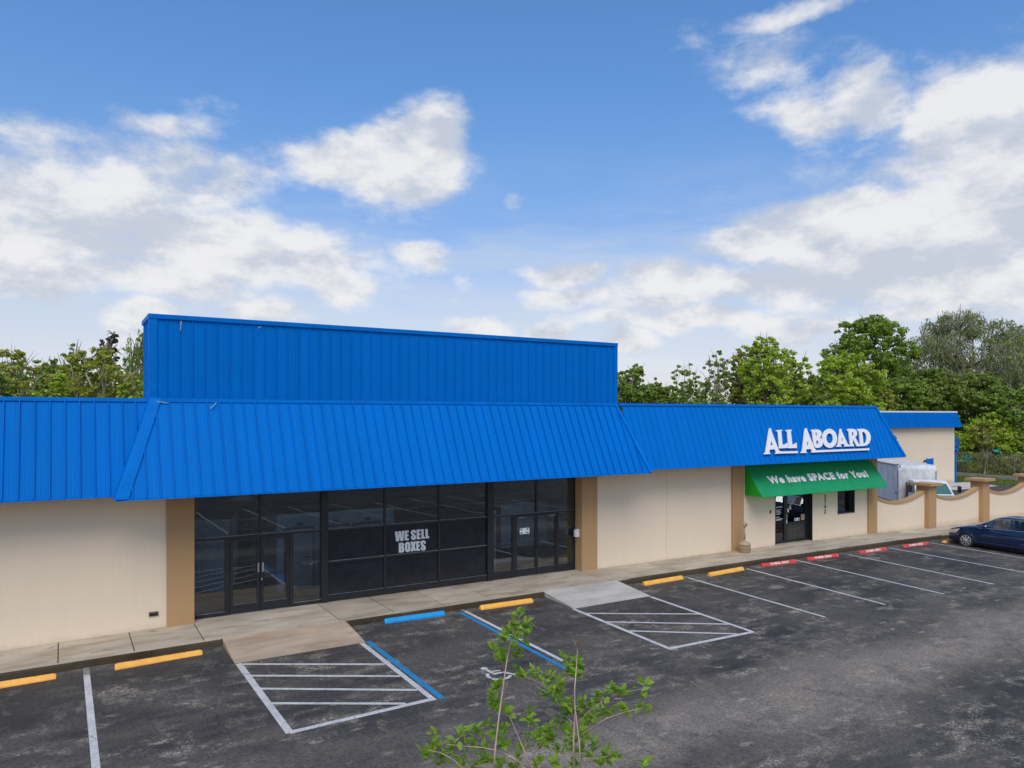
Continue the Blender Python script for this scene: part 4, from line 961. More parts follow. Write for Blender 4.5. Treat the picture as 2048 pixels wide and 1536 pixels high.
# ================================================================== SCALLOPED GARDEN WALL
gw = thing('garden_wall', 'beige wall with tan scalloped coping and capped piers right of the shop', 'wall', (32.24, 0, 0))
def scallop(x0, x1, zl, zr, zmin, name='wall_panel'):
    n = 18; pts = []
    for i in range(n + 1):
        t = i / n; c = 4 * (t - .46) ** 2 if t < .46 else 4 * (t - .46) ** 2 * .82
        base = zl if t < .46 else zr
        z = zmin + (base - zmin) * min(1, ((t - .46) / (.46 if t < .46 else .54)) ** 2)
        pts.append((x0 + (x1 - x0) * t - 32.24, z))
    zb = SW((x0 + x1) / 2) - .3
    pl_ = M()
    v = []; 
    for (x, z) in pts: v += [(x, .0, zb), (x, .0, z - .11), (x, .2, z - .11), (x, .2, zb)]
    f = []
    for i in range(n): a = i * 4; f += [(a, a + 4, a + 5, a + 1), (a + 1, a + 5, a + 6, a + 2), (a + 2, a + 6, a + 7, a + 3)]
    pl_.add(v, f); w = pl_.build(name, BEIGE, gw)
    cp = M(); v = []
    for (x, z) in pts: v += [(x, -.05, z - .115), (x, -.05, z), (x, .25, z), (x, .25, z - .115)]
    f = []
    for i in range(n): a = i * 4; f += [(a, a + 4, a + 5, a + 1), (a + 1, a + 5, a + 6, a + 2), (a + 2, a + 6, a + 7, a + 3), (a + 3, a + 7, a + 4, a)]
    cp.add(v, f); cp.build('coping', TAN, w)
def pier(x0, x1, ztop):
    xa, xb = x0 - 32.24, x1 - 32.24
    p = M().box(xa, xb, -.22, .42, -.6, ztop).build('pier', TAN, gw, bevel=.006)
    M().box(xa - .2, xb + .2, -.42, .62, ztop, ztop + .13).build('pier_cap', TAN, p, bevel=.008)
PZ = 1.93
scallop(32.24, 36.2, 1.63, 1.72, 1.30); pier(36.2, 36.85, PZ)
scallop(36.85, 41.2, 1.56, 1.66, 1.22); pier(41.2, 41.85, PZ)
scallop(41.85, 46.2, 1.56, 1.66, 1.22); pier(46.2, 46.85, PZ); scallop(46.85, 51.2, 1.56, 1.66, 1.22); pier(51.2, 51.85, PZ)

# ================================================================== REAR STORAGE BUILDING
rb = thing('storage_building', 'beige two storey storage building with blue metal roof band behind the wall', 'building', (45, 13.59, ZB))
def rp(name, mm, m, **k): return mm.build(name, m, rb, **k)
def rl(x): return x - 45
rp('wall', M().box(0, rl(64.15), 0, 14, 0, 2.88), BEIGE); rp('wall', M().box(0, rl(64.15), 0, 14, 2.885, 4.8), BEIGE)
rp('roof_edge', M().box(-.2, rl(64.3), -.2, 14.2, 5.90, 6.02), WFASCIA)
rf = rp('roof_band', M().box(-.1, rl(64.2), -.1, 14.1, 4.8, 5.9), BLUE_TRIM)
x = 0
while x < 19.6:
    a, b = x, min(x + .305, 19.60)
    seam_panel(rf, a, b, -.40, 4.69, -.2, 5.90, None, (19.60, 19.3)); x += .305
for i in range(8): M().quad((19.60, -.40 + i * .305, 4.69), (19.60, -.40 + (i + 1) * .3, 4.69), (19.3, max(-.2, -.40 + (i + 1) * .3), 5.90), (19.3, max(-.2, -.40 + i * .3), 5.90)).build('roof_panel', BLUE, rf)
rp('soffit', M().box(0, 19.55, -.38, 0, 4.68, 4.70), SOFFIT)
dr = rp('door', M().box(rl(60.10), rl(60.92), -.05, -.001, 0, 2.14), BLUE_TRIM, bevel=.01); M().box(rl(60.04), rl(60.10), -.07, 0, 0, 2.2).build('door_frame', BLUE_TRIM, dr); M().box(rl(60.92), rl(60.98), -.07, 0, 0, 2.2).build('door_frame', BLUE_TRIM, dr)
M().box(rl(60.35), rl(60.55), -.10, -.051, 1.35, 1.58).build('door_closer', BLACK, dr)
rp('corner_trim', M().box(rl(64.06), rl(64.17), -.02, .1, 0, 4.79), WFASCIA)
rp('wall_lamp', M().lathe([(.10, 0), (.13, .05), (.09, .14), (.03, .18)], 12, (rl(59.66), -.14, 1.90)), BLACK, smooth=True)
# blue outside stair and gallery at the far end
ga = M(); ga.box(rl(64.55), rl(64.72), .1, .27, 0, 2.9); rp('gallery_post', ga, BLUE_TRIM)
g2 = M(); g2.box(rl(64.17), rl(64.95), 0, 3, 2.75, 2.9); rp('gallery_floor', g2, BLUE_TRIM)
g3 = M(); g3.box(rl(64.17), rl(64.95), 0, .05, 3.75, 3.82); g3.box(rl(64.88), rl(64.95), 0, 3, 3.75, 3.82)
for i in range(6): g3.box(rl(64.2) + i * .14, rl(64.2) + i * .14 + .04, .01, .04, 2.9, 3.75)
for i in range(14): g3.box(rl(64.90), rl(64.93), .1 + i * .21, .14 + i * .21, 2.9, 3.75)
rp('gallery_railing', g3, BLUE_TRIM)
g4 = M()
for i in range(12): g4.box(rl(64.4), rl(64.95), 3.1 + i * .28, 3.36 + i * .28, 2.6 - i * .2, 2.65 - i * .2)
rp('stair_treads', g4, BLUE_TRIM)
# dark green emblem, mostly hidden by the roof
tfE = lambda x, y: (1700 + x / 4.8, 800 + y / 4.8)
emb = thing('wall_emblem', 'dark green painted emblem on the rear building, half hidden behind the blue roof', 'sign')
EG = mat('dark_green_paint', (.02, .10, .12), .6)
for lp in ([[(380, 330), (420, 335), (440, 350), (452, 372), (440, 384), (425, 380), (438, 366), (420, 350), (385, 345)]], [[(400, 396), (468, 398), (466, 406), (448, 408), (450, 420), (440, 420), (432, 407), (400, 406)]], [[(330, 330), (372, 338), (378, 380), (350, 400), (325, 380)]]):
    glyph('emblem_shape', lp, tfE, (60, 13.585, 3), (0, -1, 0), .01, EG, emb)

# ================================================================== BOX TRUCK
def truck():
    bd = R_(49.5)                      # heading of the truck's rear, seen from above
    ALU = mat('dull_aluminium', (.66, .71, .77), .55, metal=0, noise=(3.0, .16, 6, (1, 1, .4)))
    ALF = mat('oxidised_aluminium', (.58, .58, .57), .6, metal=0, noise=(2.2, .25, 6, (1, 1, .5)))
    RAIL = mat('grey_rail_aluminium', (.36, .35, .34), .6)
    TRW = mat('white_truck_paint', (.72, .73, .74), .4); RED_T = mat('dark_red_trim', (.16, .02, .02), .5)
    corner = at_depth(1797, 930, 43.0); corner[2] = -.50
    t = thing('box_truck', 'silver box truck with white cab parked behind the scalloped wall', 'truck', corner, bd)
    # local +x = towards the truck's rear, local -y = right in the picture
    W, H, Lb, r = 2.05, 3.02, 4.8, .30
    arc = [(r - r * math.sin(a), H - r + r * math.cos(a)) for a in np.linspace(math.pi / 2, 0, 8)]
    prof = [(0.0, .75)] + arc + [(Lb, H), (Lb, .75)]
    mm = M(); k = len(prof); v = [(p[0], -.03, p[1]) for p in prof] + [(p[0], -W + .03, p[1]) for p in prof]
    f = [(i, (i + 1) % k, k + (i + 1) % k, k + i) for i in range(k)]; mm.add(v, f); mm.add([(p[0], -W + .03, p[1]) for p in prof], [tuple(range(k))])
    mm.build('cargo_box', ALF, t, smooth=False, fix=True)
    sd_ = M().add([(p[0], 0, p[1]) for p in prof] + [(p[0], -.03, p[1]) for p in prof], [tuple(range(k))[::-1]] + [(i, (i + 1) % k, k + (i + 1) % k, k + i) for i in range(k)]); s_ = sd_.build('side_panel', ALU, t, fix=True)
    M().box(-.03, .14, -.02, .03, .75, H - r - .02).build('corner_post', RAIL, t, bevel=.01); M().box(-.03, .10, -W - .005, -W + .08, .75, H - r - .02).build('corner_post', RAIL, t, bevel=.01)
    M().box(r, Lb, -.01, .03, H - .10, H + .01).build('roof_rail', RAIL, t)
    M().box(.02, Lb, -.005, .03, .72, .84).build('floor_rail', RAIL, t)
    for i in range(7): M().box(.55 + i * .6, .58 + i * .6, 0.0, .012, .86, H - .12).build('rib', ALU, t)
    rr = random.Random(3); cr = M()      # crumpled corner cap
    for i in range(16):
        a = rr.uniform(0, math.pi / 2); p = (r - r * math.sin(a), H - r + r * math.cos(a)); s = rr.uniform(.04, .09)
        c = Vector((p[0] - .01, -.06 + rr.uniform(-.10, .08), p[1] + .01)); q = [c + Vector((rr.uniform(-s, s), rr.uniform(-s, s), rr.uniform(-s, s))) for _ in range(4)]; cr.add(q, [(0, 1, 2), (0, 2, 3), (0, 3, 1)], i % 2)
    cr.build('crumpled_corner', [RAIL, mat('torn_brown_edge', (.10, .06, .05), .8)], t)
    M().box(-.012, -.002, -W + .12, -W + .38, 2.55, 2.68).build('white_label', WHITE_PL, t)
    text_obj('side_lettering', 'Rent Online', frame_m((.52, .0335, 1.34), (-1, 0, 0), (0, 0, 1)), mat('navy_print', (.02, .05, .2), .5), t, size=.13, offset=.004, extrude=.001, width=.42)
    # cab in front (local -x)
    cp = [(-.12, 1.00), (-.12, 1.98), (-.30, 2.08), (-1.05, 2.08), (-1.28, 2.0), (-1.85, 1.40), (-2.75, 1.18), (-2.9, 1.0), (-2.92, .50), (-.12, .50)]
    k = len(cp); y0, y1 = -.08, -W + .02
    v = []
    for (y, ins) in ((y0 - .12, 1), (y0, 0), (y1, 0), (y1 + .12, 1)):
        for (x, z) in cp: v.append((x, y if not (ins == 0 and z > 1.5) else y + (-.10 if y == y0 else .10), z - (.0 if ins == 0 else -.0)))
    cm = M(); f = []
    v = [(x, y0 - (.13 if z > 1.55 else 0), z) for x, z in cp] + [(x, y1 + (.13 if z > 1.55 else 0), z) for x, z in cp]
    f = [tuple(range(k)), tuple(range(k, 2 * k))[::-1]] + [(i, k + i, k + (i + 1) % k, (i + 1) % k) for i in range(k)]
    cab = cm.add(v, f).build('cab', TRW, t, fix=True, bevel=.035); cab.location = (0, -.22, .14)
    M().quad((-1.33, y0 - .22, 1.93), (-1.33, y1 + .22, 1.93), (-1.83, y1 + .12, 1.43), (-1.83, y0 - .12, 1.43)).build('windscreen', mat('teal_windscreen', (.04, .15, .14), .08, spec=.6), cab).location = (-.035, 0, .02)
    for (yy, s) in ((y0, 1), (y1, -1)):
        w_ = M(); q = [(-.42, 1.48), (-.42, 1.96), (-1.10, 1.96), (-1.62, 1.48)]
        w_.add([(x, yy + s * .012 - s * (.13 if z > 1.9 else .01), z) for x, z in q], [(0, 1, 2, 3)]); w_.build('side_window', MATS['teal_windscreen'], cab)
    dk = M().box(-2.3, -.2, y1 + .2, y0 - .2, .9, 1.36).add([(-1.25, y0 - .25, 1.9), (-1.25, y1 + .25, 1.9), (-1.72, y1 + .15, 1.40), (-1.72, y0 - .15, 1.40)], [(0, 1, 2, 3)]).build('cab_interior', mat('teal_grey_interior', (.14, .32, .30), .8), cab)
    M().box(-.50, -.30, y0 - .02, y0 + .02, 1.0, 1.92).build('red_trim', RED_T, cab)
    for (yy, s) in ((y0, 1), (y1, -1)):
        mr = M(); mr.tube([(-1.75, yy, 1.55), (-1.80, yy + s * .28, 1.6), (-1.80, yy + s * .28, 1.88), (-1.60, yy - s * .02, 1.80)], .015, 5); mr.box(-1.84, -1.78, yy + s * .28 - .09, yy + s * .28 + .09, 1.5, 1.85); mr.build('mirror', BLACK, cab)
    for x in (-2.05, 3.3):
        for yy in (-.02, -W + .25):
            w_ = M().lathe([(.20, -.23), (.37, -.21), (.39, -.02), (.37, 0), (.2, .0), (.12, -.05)], 24).build('wheel', RUBBER, t, smooth=True); w_.rotation_euler = (R_(-90), 0, 0); w_.location = (x, yy + .0, .39)
    M().box(-2.6, Lb, -W + .3, -.3, .45, .74).build('chassis', BLACK, t)
    return t
truck()

# ================================================================== BLUE SEDAN
def sedan():
    PAINT = mat('metallic_navy_paint', (.006, .022, .085), .28, metal=.35, coat=1.0)
    px, py = 34.17, -2.52                # nose position, heading +y
    t = thing('blue_sedan', 'dark blue four door sedan parked nose to the kerb at the right edge', 'car', (px, py, G(px, -5)), 0)
    # stations along the car: s from nose 0 to tail 4.8 (local y = -s)
    S = np.array([0, .05, .15, .35, .7, 1.1, 1.5, 2.0, 2.6, 3.2, 3.7, 4.2, 4.6, 4.75, 4.82])
    ZBOT = np.array([.30, .24, .20, .18, .18, .19, .20, .20, .20, .20, .20, .20, .24, .30, .36])
    WID = np.array([.45, .60, .72, .80, .86, .885, .895, .895, .895, .895, .89, .87, .80, .74, .65])
    ZBELT = np.array([.52, .60, .66, .72, .80, .86, .90, .93, .95, .97, .99, 1.0, .98, .94, .86])
    ZTOP = np.array([.54, .64, .72, .80, .90, .97, 1.02, 1.0, 1.0, 1.0, 1.02, 1.07, 1.06, 1.02, .88])
    s = np.linspace(0, 4.82, 150)
    def ip(A): 
        y = np.interp(s, S, A); k = np.ones(5) / 5; yp = np.concatenate([[y[0]] * 2, y, [y[-1]] * 2]); return np.convolve(yp, k, 'valid')
    zb, wd, ze, zt = ip(ZBOT), ip(WID), ip(ZBELT), ip(ZTOP)
    U = np.array([0, .10, .22, .36, .50, .62, .74, .86, 1.0])
    rings = []
    for i in range(len(s)):
        r = [(0, zb[i] + .02)]
        r.append((wd[i] * .80, zb[i]))
        for u in U:   # side
            z = zb[i] + .03 + (ze[i] - zb[i] - .03) * u
            w = wd[i] * (.965 + .05 * math.sin(math.pi * min(1, u * .95 + .05)) - .05 * u ** 3)
            if .60 < u < .80: w += .006
            r.append((w, z))
        h = zt[i] - ze[i]
        r += [(wd[i] * .90, ze[i] + h * .28 + .012), (wd[i] * .76, ze[i] + h * .62 + .01), (wd[i] * .5, ze[i] + h * .90), (0, zt[i] + .01)]
        rings.append(r)
    n = len(rings[0]); v = []; f = []
    for sg in (1, -1):
        o = len(v)
        for i, r in enumerate(rings):
            for (w, z) in r: v.append((w * sg, -s[i], z))
        for i in range(len(s) - 1):
            for j in range(n - 1):
                ys = (s[i] + s[i + 1]) / 2; zz = (rings[i][j][1] + rings[i][j + 1][1]) / 2; ww = rings[i][j][0]
                if ww > .5 and j >= 1 and any((ys - c) ** 2 + (zz - .31) ** 2 < .355 ** 2 for c in (.95, 3.73)): continue
                q = (o + i * n + j, o + i * n + j + 1, o + (i + 1) * n + j + 1, o + (i + 1) * n + j); f.append(q if sg < 0 else q[::-1])
        f.append(tuple(o + j for j in range(n)) if sg > 0 else tuple(o + j for j in range(n))[::-1]); f.append(tuple(o + (len(s) - 1) * n + j for j in range(n)))
    body = M().add(v, f).build('body', PAINT, t, smooth=True)
    # greenhouse
    gs = [(1.28, .98), (2.02, 1.375), (2.35, 1.445), (2.9, 1.455), (3.35, 1.41), (3.9, 1.20), (4.22, 1.05)]
    SR = np.linspace(1.28, 4.22, 40); ZR = np.interp(SR, [a for a, _ in gs], [b for _, b in gs]); kz = np.ones(3) / 3; ZR[1:-1] = np.convolve(ZR, kz, 'valid')
    v = []; rn = 6
    for q, z in zip(SR, ZR):
        base = np.interp(q, s, ze) - .01; hh = max(0.0, z - base); wt = .60 + .01 * math.sin(q); w0 = .815
        for (w, zz) in ((w0 + .02, base), (w0 - (w0 - wt) * min(1, hh / .45) * .9, base + hh * .84), (wt - .02, base + hh * .93), (wt * .86, base + hh * .985), (wt * .45, z + .006), (0, z + .012)): v.append((w, zz, q))
    gv = []; gf = []; roof_f = []
    for sg in (1, -1):
        o = len(gv)
        for (w, zz, q) in v: gv.append((w * sg, -q, zz))
        for i in range(len(SR) - 1):
            for j in range(rn - 1):
                q = (o + i * rn + j, o + i * rn + j + 1, o + (i + 1) * rn + j + 1, o + (i + 1) * rn + j); q = q if sg < 0 else q[::-1]
                sm = (SR[i] + SR[i + 1]) / 2
                top = j >= 2 and 2.05 < sm < 3.45
                glass_ = (j >= 3 and (sm <= 2.05 or sm >= 3.45)) or (j == 0 and 1.62 < sm < 3.72 and not 2.66 < sm < 2.74)
                (gf if glass_ else roof_f).append(q)
    def components(faces):
        key = [tuple(round(c, 4) for c in q) for q in gv]; par = {}
        def fd(a):
            while par.setdefault(a, a) != a: a = par[a]
            return a
        for q in faces:
            for a in q[1:]: par[fd(key[a])] = fd(key[q[0]])
        out = {}
        for q in faces: out.setdefault(fd(key[q[0]]), []).append(q)
        return sorted(out.values(), key=len, reverse=True)
    def sub(faces, name, m):
        ids = sorted({i for q in faces for i in q}); mp = {a: b for b, a in enumerate(ids)}
        M().add([gv[i] for i in ids], [tuple(mp[i] for i in q) for q in faces]).build(name, m, t, smooth=True)
    for k, q in enumerate(components(roof_f)): sub(q, 'roof' if k == 0 else 'window_pillar', PAINT)
    for q in components(gf): sub(q, 'window', CARGLASS)
    M().add([(-.70, -1.6, .80), (.70, -1.6, .80), (.70, -3.8, .80), (-.70, -3.8, .80)], [(0, 1, 2, 3)]).build('cabin_floor', mat('dark_cabin', (.03, .03, .03), .9), t)
    seats = M()
    for sx in (-.36, .36):
        seats.box(sx - .22, sx + .22, -2.75, -2.62, .7, 1.22); seats.box(sx - .11, sx + .11, -2.74, -2.66, 1.22, 1.36)
    seats.build('seats', mat('grey_seat_cloth', (.10, .10, .10), .9), t, bevel=.03)
    # chrome belt and window surround
    for sg in (-1, 1):
        pts = [((.845 - .0) * sg, -q, np.interp(q, s, ze) + .004) for q in np.linspace(1.45, 4.0, 24)]
        M().tube(pts, .013, 5).build('belt_trim', CHROME, t, smooth=True)
        pts = []
        for q in np.linspace(1.50, 3.85, 26):
            z = np.interp(q, SR, ZR); base = np.interp(q, s, ze); hh = max(0, z - base); pts.append((sg * (.815 - (.815 - .60) * min(1, hh / .45) * .92 + .006), -q, base + hh * .86))
        M().tube(pts, .010, 5).build('window_trim', CHROME, t, smooth=True)
        pts = [((.815 + .085) * sg, -q, .44) for q in np.linspace(1.42, 3.2, 16)]
        M().tube(pts, .014, 5).build('side_moulding', PAINT, t, smooth=True)
        # door seams
        for q in (1.50, 2.70, 3.52):
            M().tube([(sg * (np.interp(q, s, wd) * w + .002), -q - dq, z) for w, z, dq in ((.985, .27, 0), (1.012, .45, 0), (1.012, .62, 0), (.99, .80, -.0), (.955, .93, .02))], .006, 4).build('door_seam', BLACK, t)
        for q in (2.52, 3.38): M().box(sg * .895 - .02, sg * .895 + .02, -q - .10, -q + .08, .76, .795).build('door_handle', PAINT, t, bevel=.008)
        M().box(min(sg * .86, sg * 1.04), max(sg * .86, sg * 1.04), -1.80, -1.68, .93, 1.06).build('wing_mirror', PAINT, t, bevel=.03)
        # lamps
        hl = M(); a = []
        for (q, u0, u1) in ((.10, .66, .98), (.22, .60, 1.0), (.36, .62, 1.0), (.52, .74, 1.0), (.66, .90, 1.0)):
            w = np.interp(q, s, wd); b0, b1 = np.interp(q, s, zb), np.interp(q, s, ze)
            for u in (u0, u1): a.append((sg * (w * (1.01 - .05 * u ** 3) + .004), -q, b0 + .03 + (b1 - b0 - .03) * u))
        hl.add(a, [(2 * i, 2 * i + 2, 2 * i + 3, 2 * i + 1) for i in range(4)]); hl.build('headlight', mat('clear_lamp', (.62, .52, .45), .12, metal=.3, coat=.8), t, smooth=True)
        M().box(min(sg * .60, sg * .82), max(sg * .60, sg * .82), -4.83, -4.70, .78, .92).build('tail_lamp', mat('red_lamp', (.35, .01, .01), .2), t, bevel=.02)
        # wheels
        for c in (.95, 3.73):
            w_ = M().lathe([(.215, .0), (.24, .02), (.30, .028), (.318, .01), (.322, -.10), (.318, -.20), (.30, -.21), (.2, -.2)], 32).build('wheel', RUBBER, t, smooth=True)
            w_.rotation_euler = (0, R_(90) * sg, 0); w_.location = (sg * .875, -c, .318)
            rim = M(); rim.lathe([(.222, -.02), (.222, .012), (.205, .018), (.198, -.03)], 28)
            for k in range(8):
                a0 = 2 * math.pi * k / 8
                for da, r_o, wd0, wd1 in ((0, .205, .040, .030),):
                    ca, sa = math.cos(a0), math.sin(a0); rim.add([(ca * .04 - sa * wd0 / 2, sa * .04 + ca * wd0 / 2, .030), (ca * .04 + sa * wd0 / 2, sa * .04 - ca * wd0 / 2, .030), (ca * r_o + sa * wd1, sa * r_o - ca * wd1, .010), (ca * r_o - sa * wd1, sa * r_o + ca * wd1, .010), (ca * .04 - sa * wd0 / 2, sa * .04 + ca * wd0 / 2, .0), (ca * .04 + sa * wd0 / 2, sa * .04 - ca * wd0 / 2, .0), (ca * r_o + sa * wd1, sa * r_o - ca * wd1, -.01), (ca * r_o - sa * wd1, sa * r_o + ca * wd1, -.01)], [(0, 1, 2, 3), (0, 3, 7, 4), (1, 5, 6, 2)])
            rim.lathe([(.055, .0), (.055, .034), (.03, .040), (.005, .042)], 14)
            rim.build('rim', mat('bright_hubcap', (.72, .73, .74), .25, metal=.7), w_)
            M().lathe([(.20, -.06), (.20, -.05)], 20).build('brake_disc', BLACK, w_)
            ar = M(); ar.tube([(sg * .885, -c + .36 * math.cos(a), .31 + .36 * math.sin(a)) for a in np.linspace(-.25, math.pi + .25, 24)], .022, 6); ar.build('arch_lip', PAINT, t, smooth=True)
            wl = M(); 
            wl.add([(sg * (.88 if k % 2 == 0 else .55), -c + .365 * math.cos(a), .31 + .365 * math.sin(a)) for a in np.linspace(-.4, math.pi + .4, 16) for k in (0, 1)], [(2 * i, 2 * i + 1, 2 * i + 3, 2 * i + 2) for i in range(15)])
            wl.add([(sg * .55, -c + .365 * math.cos(a), .31 + .365 * math.sin(a)) for a in np.linspace(-.4, math.pi + .4, 16)], [tuple(range(16))]); wl.build('wheel_arch', BLACK, t)
    M().box(-.40, .40, -.09, -.012, .50, .60).build('grille', BLACK, t); M().box(-.30, .30, -.07, -.004, .30, .42).build('bumper_intake', BLACK, t)
    M().box(-.72, .72, -4.5, -.35, .16, .20).build('underbody', BLACK, t)
    M().tube([(-.5, -1.24, .985), (-.1, -1.30, 1.0), (.2, -1.26, .99)], .012, 4).build('wiper', BLACK, t)
    return t
sedan()

# ================================================================== VEGETATION
def leaf_cloud(centers, radii, per, size, rng, flat=.6, droop=0.0, up=.35, aspect=.7):
    """numpy leaf quads scattered through clumps -> verts, faces"""
    n = len(centers) * per
    c = np.repeat(centers, per, 0); r = np.repeat(radii, per)[:, None]
    d = rng.normal(size=(n, 3)); d /= np.linalg.norm(d, axis=1)[:, None] + 1e-9
    rad = rng.random(n)[:, None] ** .45
    p = c + d * rad * r * np.array([1, 1, flat])
    if droop: p[:, 2] -= rng.random(n) ** 2 * droop
    nrm = d * .7 + rng.normal(size=(n, 3)) * .55 + np.array([0, 0, up]); nrm /= np.linalg.norm(nrm, axis=1)[:, None]
    a = np.cross(nrm, rng.normal(size=(n, 3))); a /= np.linalg.norm(a, axis=1)[:, None] + 1e-9; b = np.cross(nrm, a)
    s = size * (.55 + .9 * rng.random(n))[:, None]
    if droop: a = a * .4 + np.array([0, 0, -1.0]) * .9
    V = np.stack([p - a * s, p + b * s * aspect + nrm * s * .15, p + a * s, p - b * s * aspect + nrm * s * .15], 1).reshape(-1, 3)
    return V
def quads_obj(name, V, m, parent=None):
    n = len(V) // 4; me = bpy.data.meshes.new(name); me.vertices.add(len(V)); me.vertices.foreach_set('co', V.ravel().astype('f'))
    me.loops.add(len(V)); me.loops.foreach_set('vertex_index', np.arange(len(V), dtype='i')); me.polygons.add(n)
    me.polygons.foreach_set('loop_start', np.arange(0, len(V), 4, dtype='i')); me.polygons.foreach_set('loop_total', np.full(n, 4, dtype='i'))
    me.materials.append(m); me.update(calc_edges=True); return link(name, me, parent)
NTREE = 0
def tree(label, px, D, top, wpx, kind='leafy', bark=BARK, leaf=L_GREEN, seed=1, base_frac=.35, dens=1.0, lobes=None, trunk_lean=0.0, trunk_r=None, bare=0, name='tree', zground=-.8, group=None, lsize=None, cat='tree'):
    global NTREE; NTREE += 1
    rng = np.random.default_rng(seed * 77 + 5); rr = random.Random(seed)
    g = at_depth(px, HOR, D); H = 5.4 + (HOR - top) / F_PX * D - zground; W = wpx / F_PX * D
    t = thing(name, label, cat, (g[0], g[1], zground), 0, group)
    z0 = H * base_frac; ch = H - z0
    # lobes: rounded sub-crowns
    if lobes is None:
        lobes = []
        nl = 15 if kind != 'sparse' else 9
        for i in range(nl):
            zz = 1 - 2 * (i + .5) / nl; a = i * 2.4 + rr.uniform(-.5, .5); q = math.sqrt(max(0, 1 - zz * zz)); k = rr.uniform(.50, .80)
            low = 1.0 if zz > -.2 else .85
            lobes.append((math.cos(a) * q * W / 2 * k * low, math.sin(a) * q * W / 2 * k * low, z0 + ch * (.50 + .38 * zz * rr.uniform(.85, 1.1)), W * rr.uniform(.15, .24), ch * rr.uniform(.10, .16)))
        lobes.append((rr.uniform(-.12, .12) * W, 0, H - ch * .13, W * .17, ch * .13))
        lobes.append((0, 0, z0 + ch * .45, W * .26, ch * .25))
    # branches: trunk then limbs to every lobe
    tr = M(); r0 = trunk_r or (.018 * H + .06)
    lean = trunk_lean * H
    def tp(f): return Vector((lean * f * f + .25 * math.sin(f * 5 + seed), .2 * math.cos(f * 4 + seed), H * f))
    ft = max(.3, base_frac + .25)
    tr.tube([tp(f * ft) for f in np.linspace(0, 1, 8)], [r0 * (1 - .55 * f) for f in np.linspace(0, 1, 8)], 8)
    for (lx, ly, lz, lr, lh) in lobes:
        f0 = rr.uniform(base_frac * .55, ft); a = tp(f0); b = Vector((lx, ly, lz + lh * .4)); mid = (a + b) / 2 + Vector((rr.uniform(-.4, .4), rr.uniform(-.4, .4), rr.uniform(-.2, .5)))
        tr.tube([a, (a * .5 + mid * .5) + Vector((0, 0, -.1)), mid, b], [r0 * .42, r0 * .34, r0 * .26, r0 * .10], 6, cap=False)
        for k in range(3):
            e_ = b + Vector((rr.uniform(-1, 1) * lr, rr.uniform(-1, 1) * lr, rr.uniform(-.3, 1.0) * lh)); m2 = mid * .4 + b * .6; tr.tube([m2, (m2 + e_) / 2 + Vector((0, 0, .15)), e_], [r0 * .16, r0 * .11, r0 * .04], 5, cap=False)
    for k in range(bare):     # bare pale twigs sticking out
        a = tp(rr.uniform(.45, ft)); b = a + Vector((rr.uniform(-1, 1) * W * .5, rr.uniform(-1, 1) * W * .3, rr.uniform(.1, .45) * H * .6)); m2 = (a + b) / 2 + Vector((rr.uniform(-.4, .4), 0, -.3)); tr.tube([a, m2, b], [r0 * .25, r0 * .15, r0 * .04], 5, cap=False)
    tr.build('trunk', bark, t, smooth=True)
    # clumps on lobes
    cs = []; rs = []
    px_m = D / 745.0
    ls = lsize or max(.10, px_m * 1.35)
    for (lx, ly, lz, lr, lh) in lobes:
        nc = int(21 * dens * (1 if kind != 'sparse' else .5) * max(.5, min(2.2, (lr * lh) / 1.2)))
        d = rng.normal(size=(nc, 3)); d /= np.linalg.norm(d, axis=1)[:, None]; q = rng.random(nc)[:, None] ** .35
        p = np.array([lx, ly, lz]) + d * q * np.array([lr, lr, lh]); cs.append(p); rs.append(rng.uniform(.30, .72, nc) * (lr * .38 + .15))
    cs = np.concatenate(cs); rs = np.concatenate(rs)
    keep = (cs[:, 2] + rs * .6 < H + .1); cs = cs[keep]; rs = rs[keep]
    per = int(34 if kind != 'sparse' else 22)
    V = leaf_cloud(cs, rs, per, ls, rng, flat=.55, droop=(.9 if kind == 'moss' else 0.0), aspect=(.28 if kind == 'moss' else .62))
    quads_obj('crown', V, leaf, t)
    if kind == 'moss':
        sel = rng.random(len(cs)) < .28
        V2 = leaf_cloud(cs[sel], rs[sel] * 1.05, 16, ls, rng, flat=.7, aspect=.6); quads_obj('green_foliage', V2, L_DARK if leaf is L_MOSS else L_GREEN, t)
    return t
# --- left of the parapet box
tree('gappy yellow green oak at the left picture edge', 22, 50, 692, 150, 'leafy', BARK_P, L_YEL, 11, .30, .8, bare=3, trunk_r=.2)
tree('broad yellow green tree with curved trunk, biggest crown left of the blue parapet', 192, 48, 688, 165, 'leafy', BARK_P, L_YEL, 12, .42, 1.25, trunk_lean=.05, trunk_r=.22, bare=2)
tree('olive green tree behind the broad yellow green one', 138, 55, 684, 95, 'leafy', BARK, L_GREEN, 13, .4, 1.1)
tree('dark flat topped cypress poking above the left trees', 219, 62, 664, 62, 'sparse', BARK, L_CYP, 14, .72, .9)
tree('dark mossy tree half hidden by the parapet box edge', 277, 52, 662, 85, 'moss', BARK, L_DARK, 15, .35, 1.2)
tree('dark green tree in the dip of the left treeline', 92, 58, 716, 110, 'leafy', BARK, L_DARK, 16, .3, 1.3)
tree('low bright green tree under the left treeline', 105, 44, 748, 95, 'leafy', BARK, L_BRIGHT, 17, .35, 1.2, name='small_tree')
tree('low bright green tree beside the left parapet corner', 262, 44, 752, 80, 'leafy', BARK, L_BRIGHT, 18, .35, 1.2, name='small_tree')
tree('mid green tree under the far left oak', -10, 45, 735, 100, 'leafy', BARK, L_GREEN, 19, .3, 1.2)
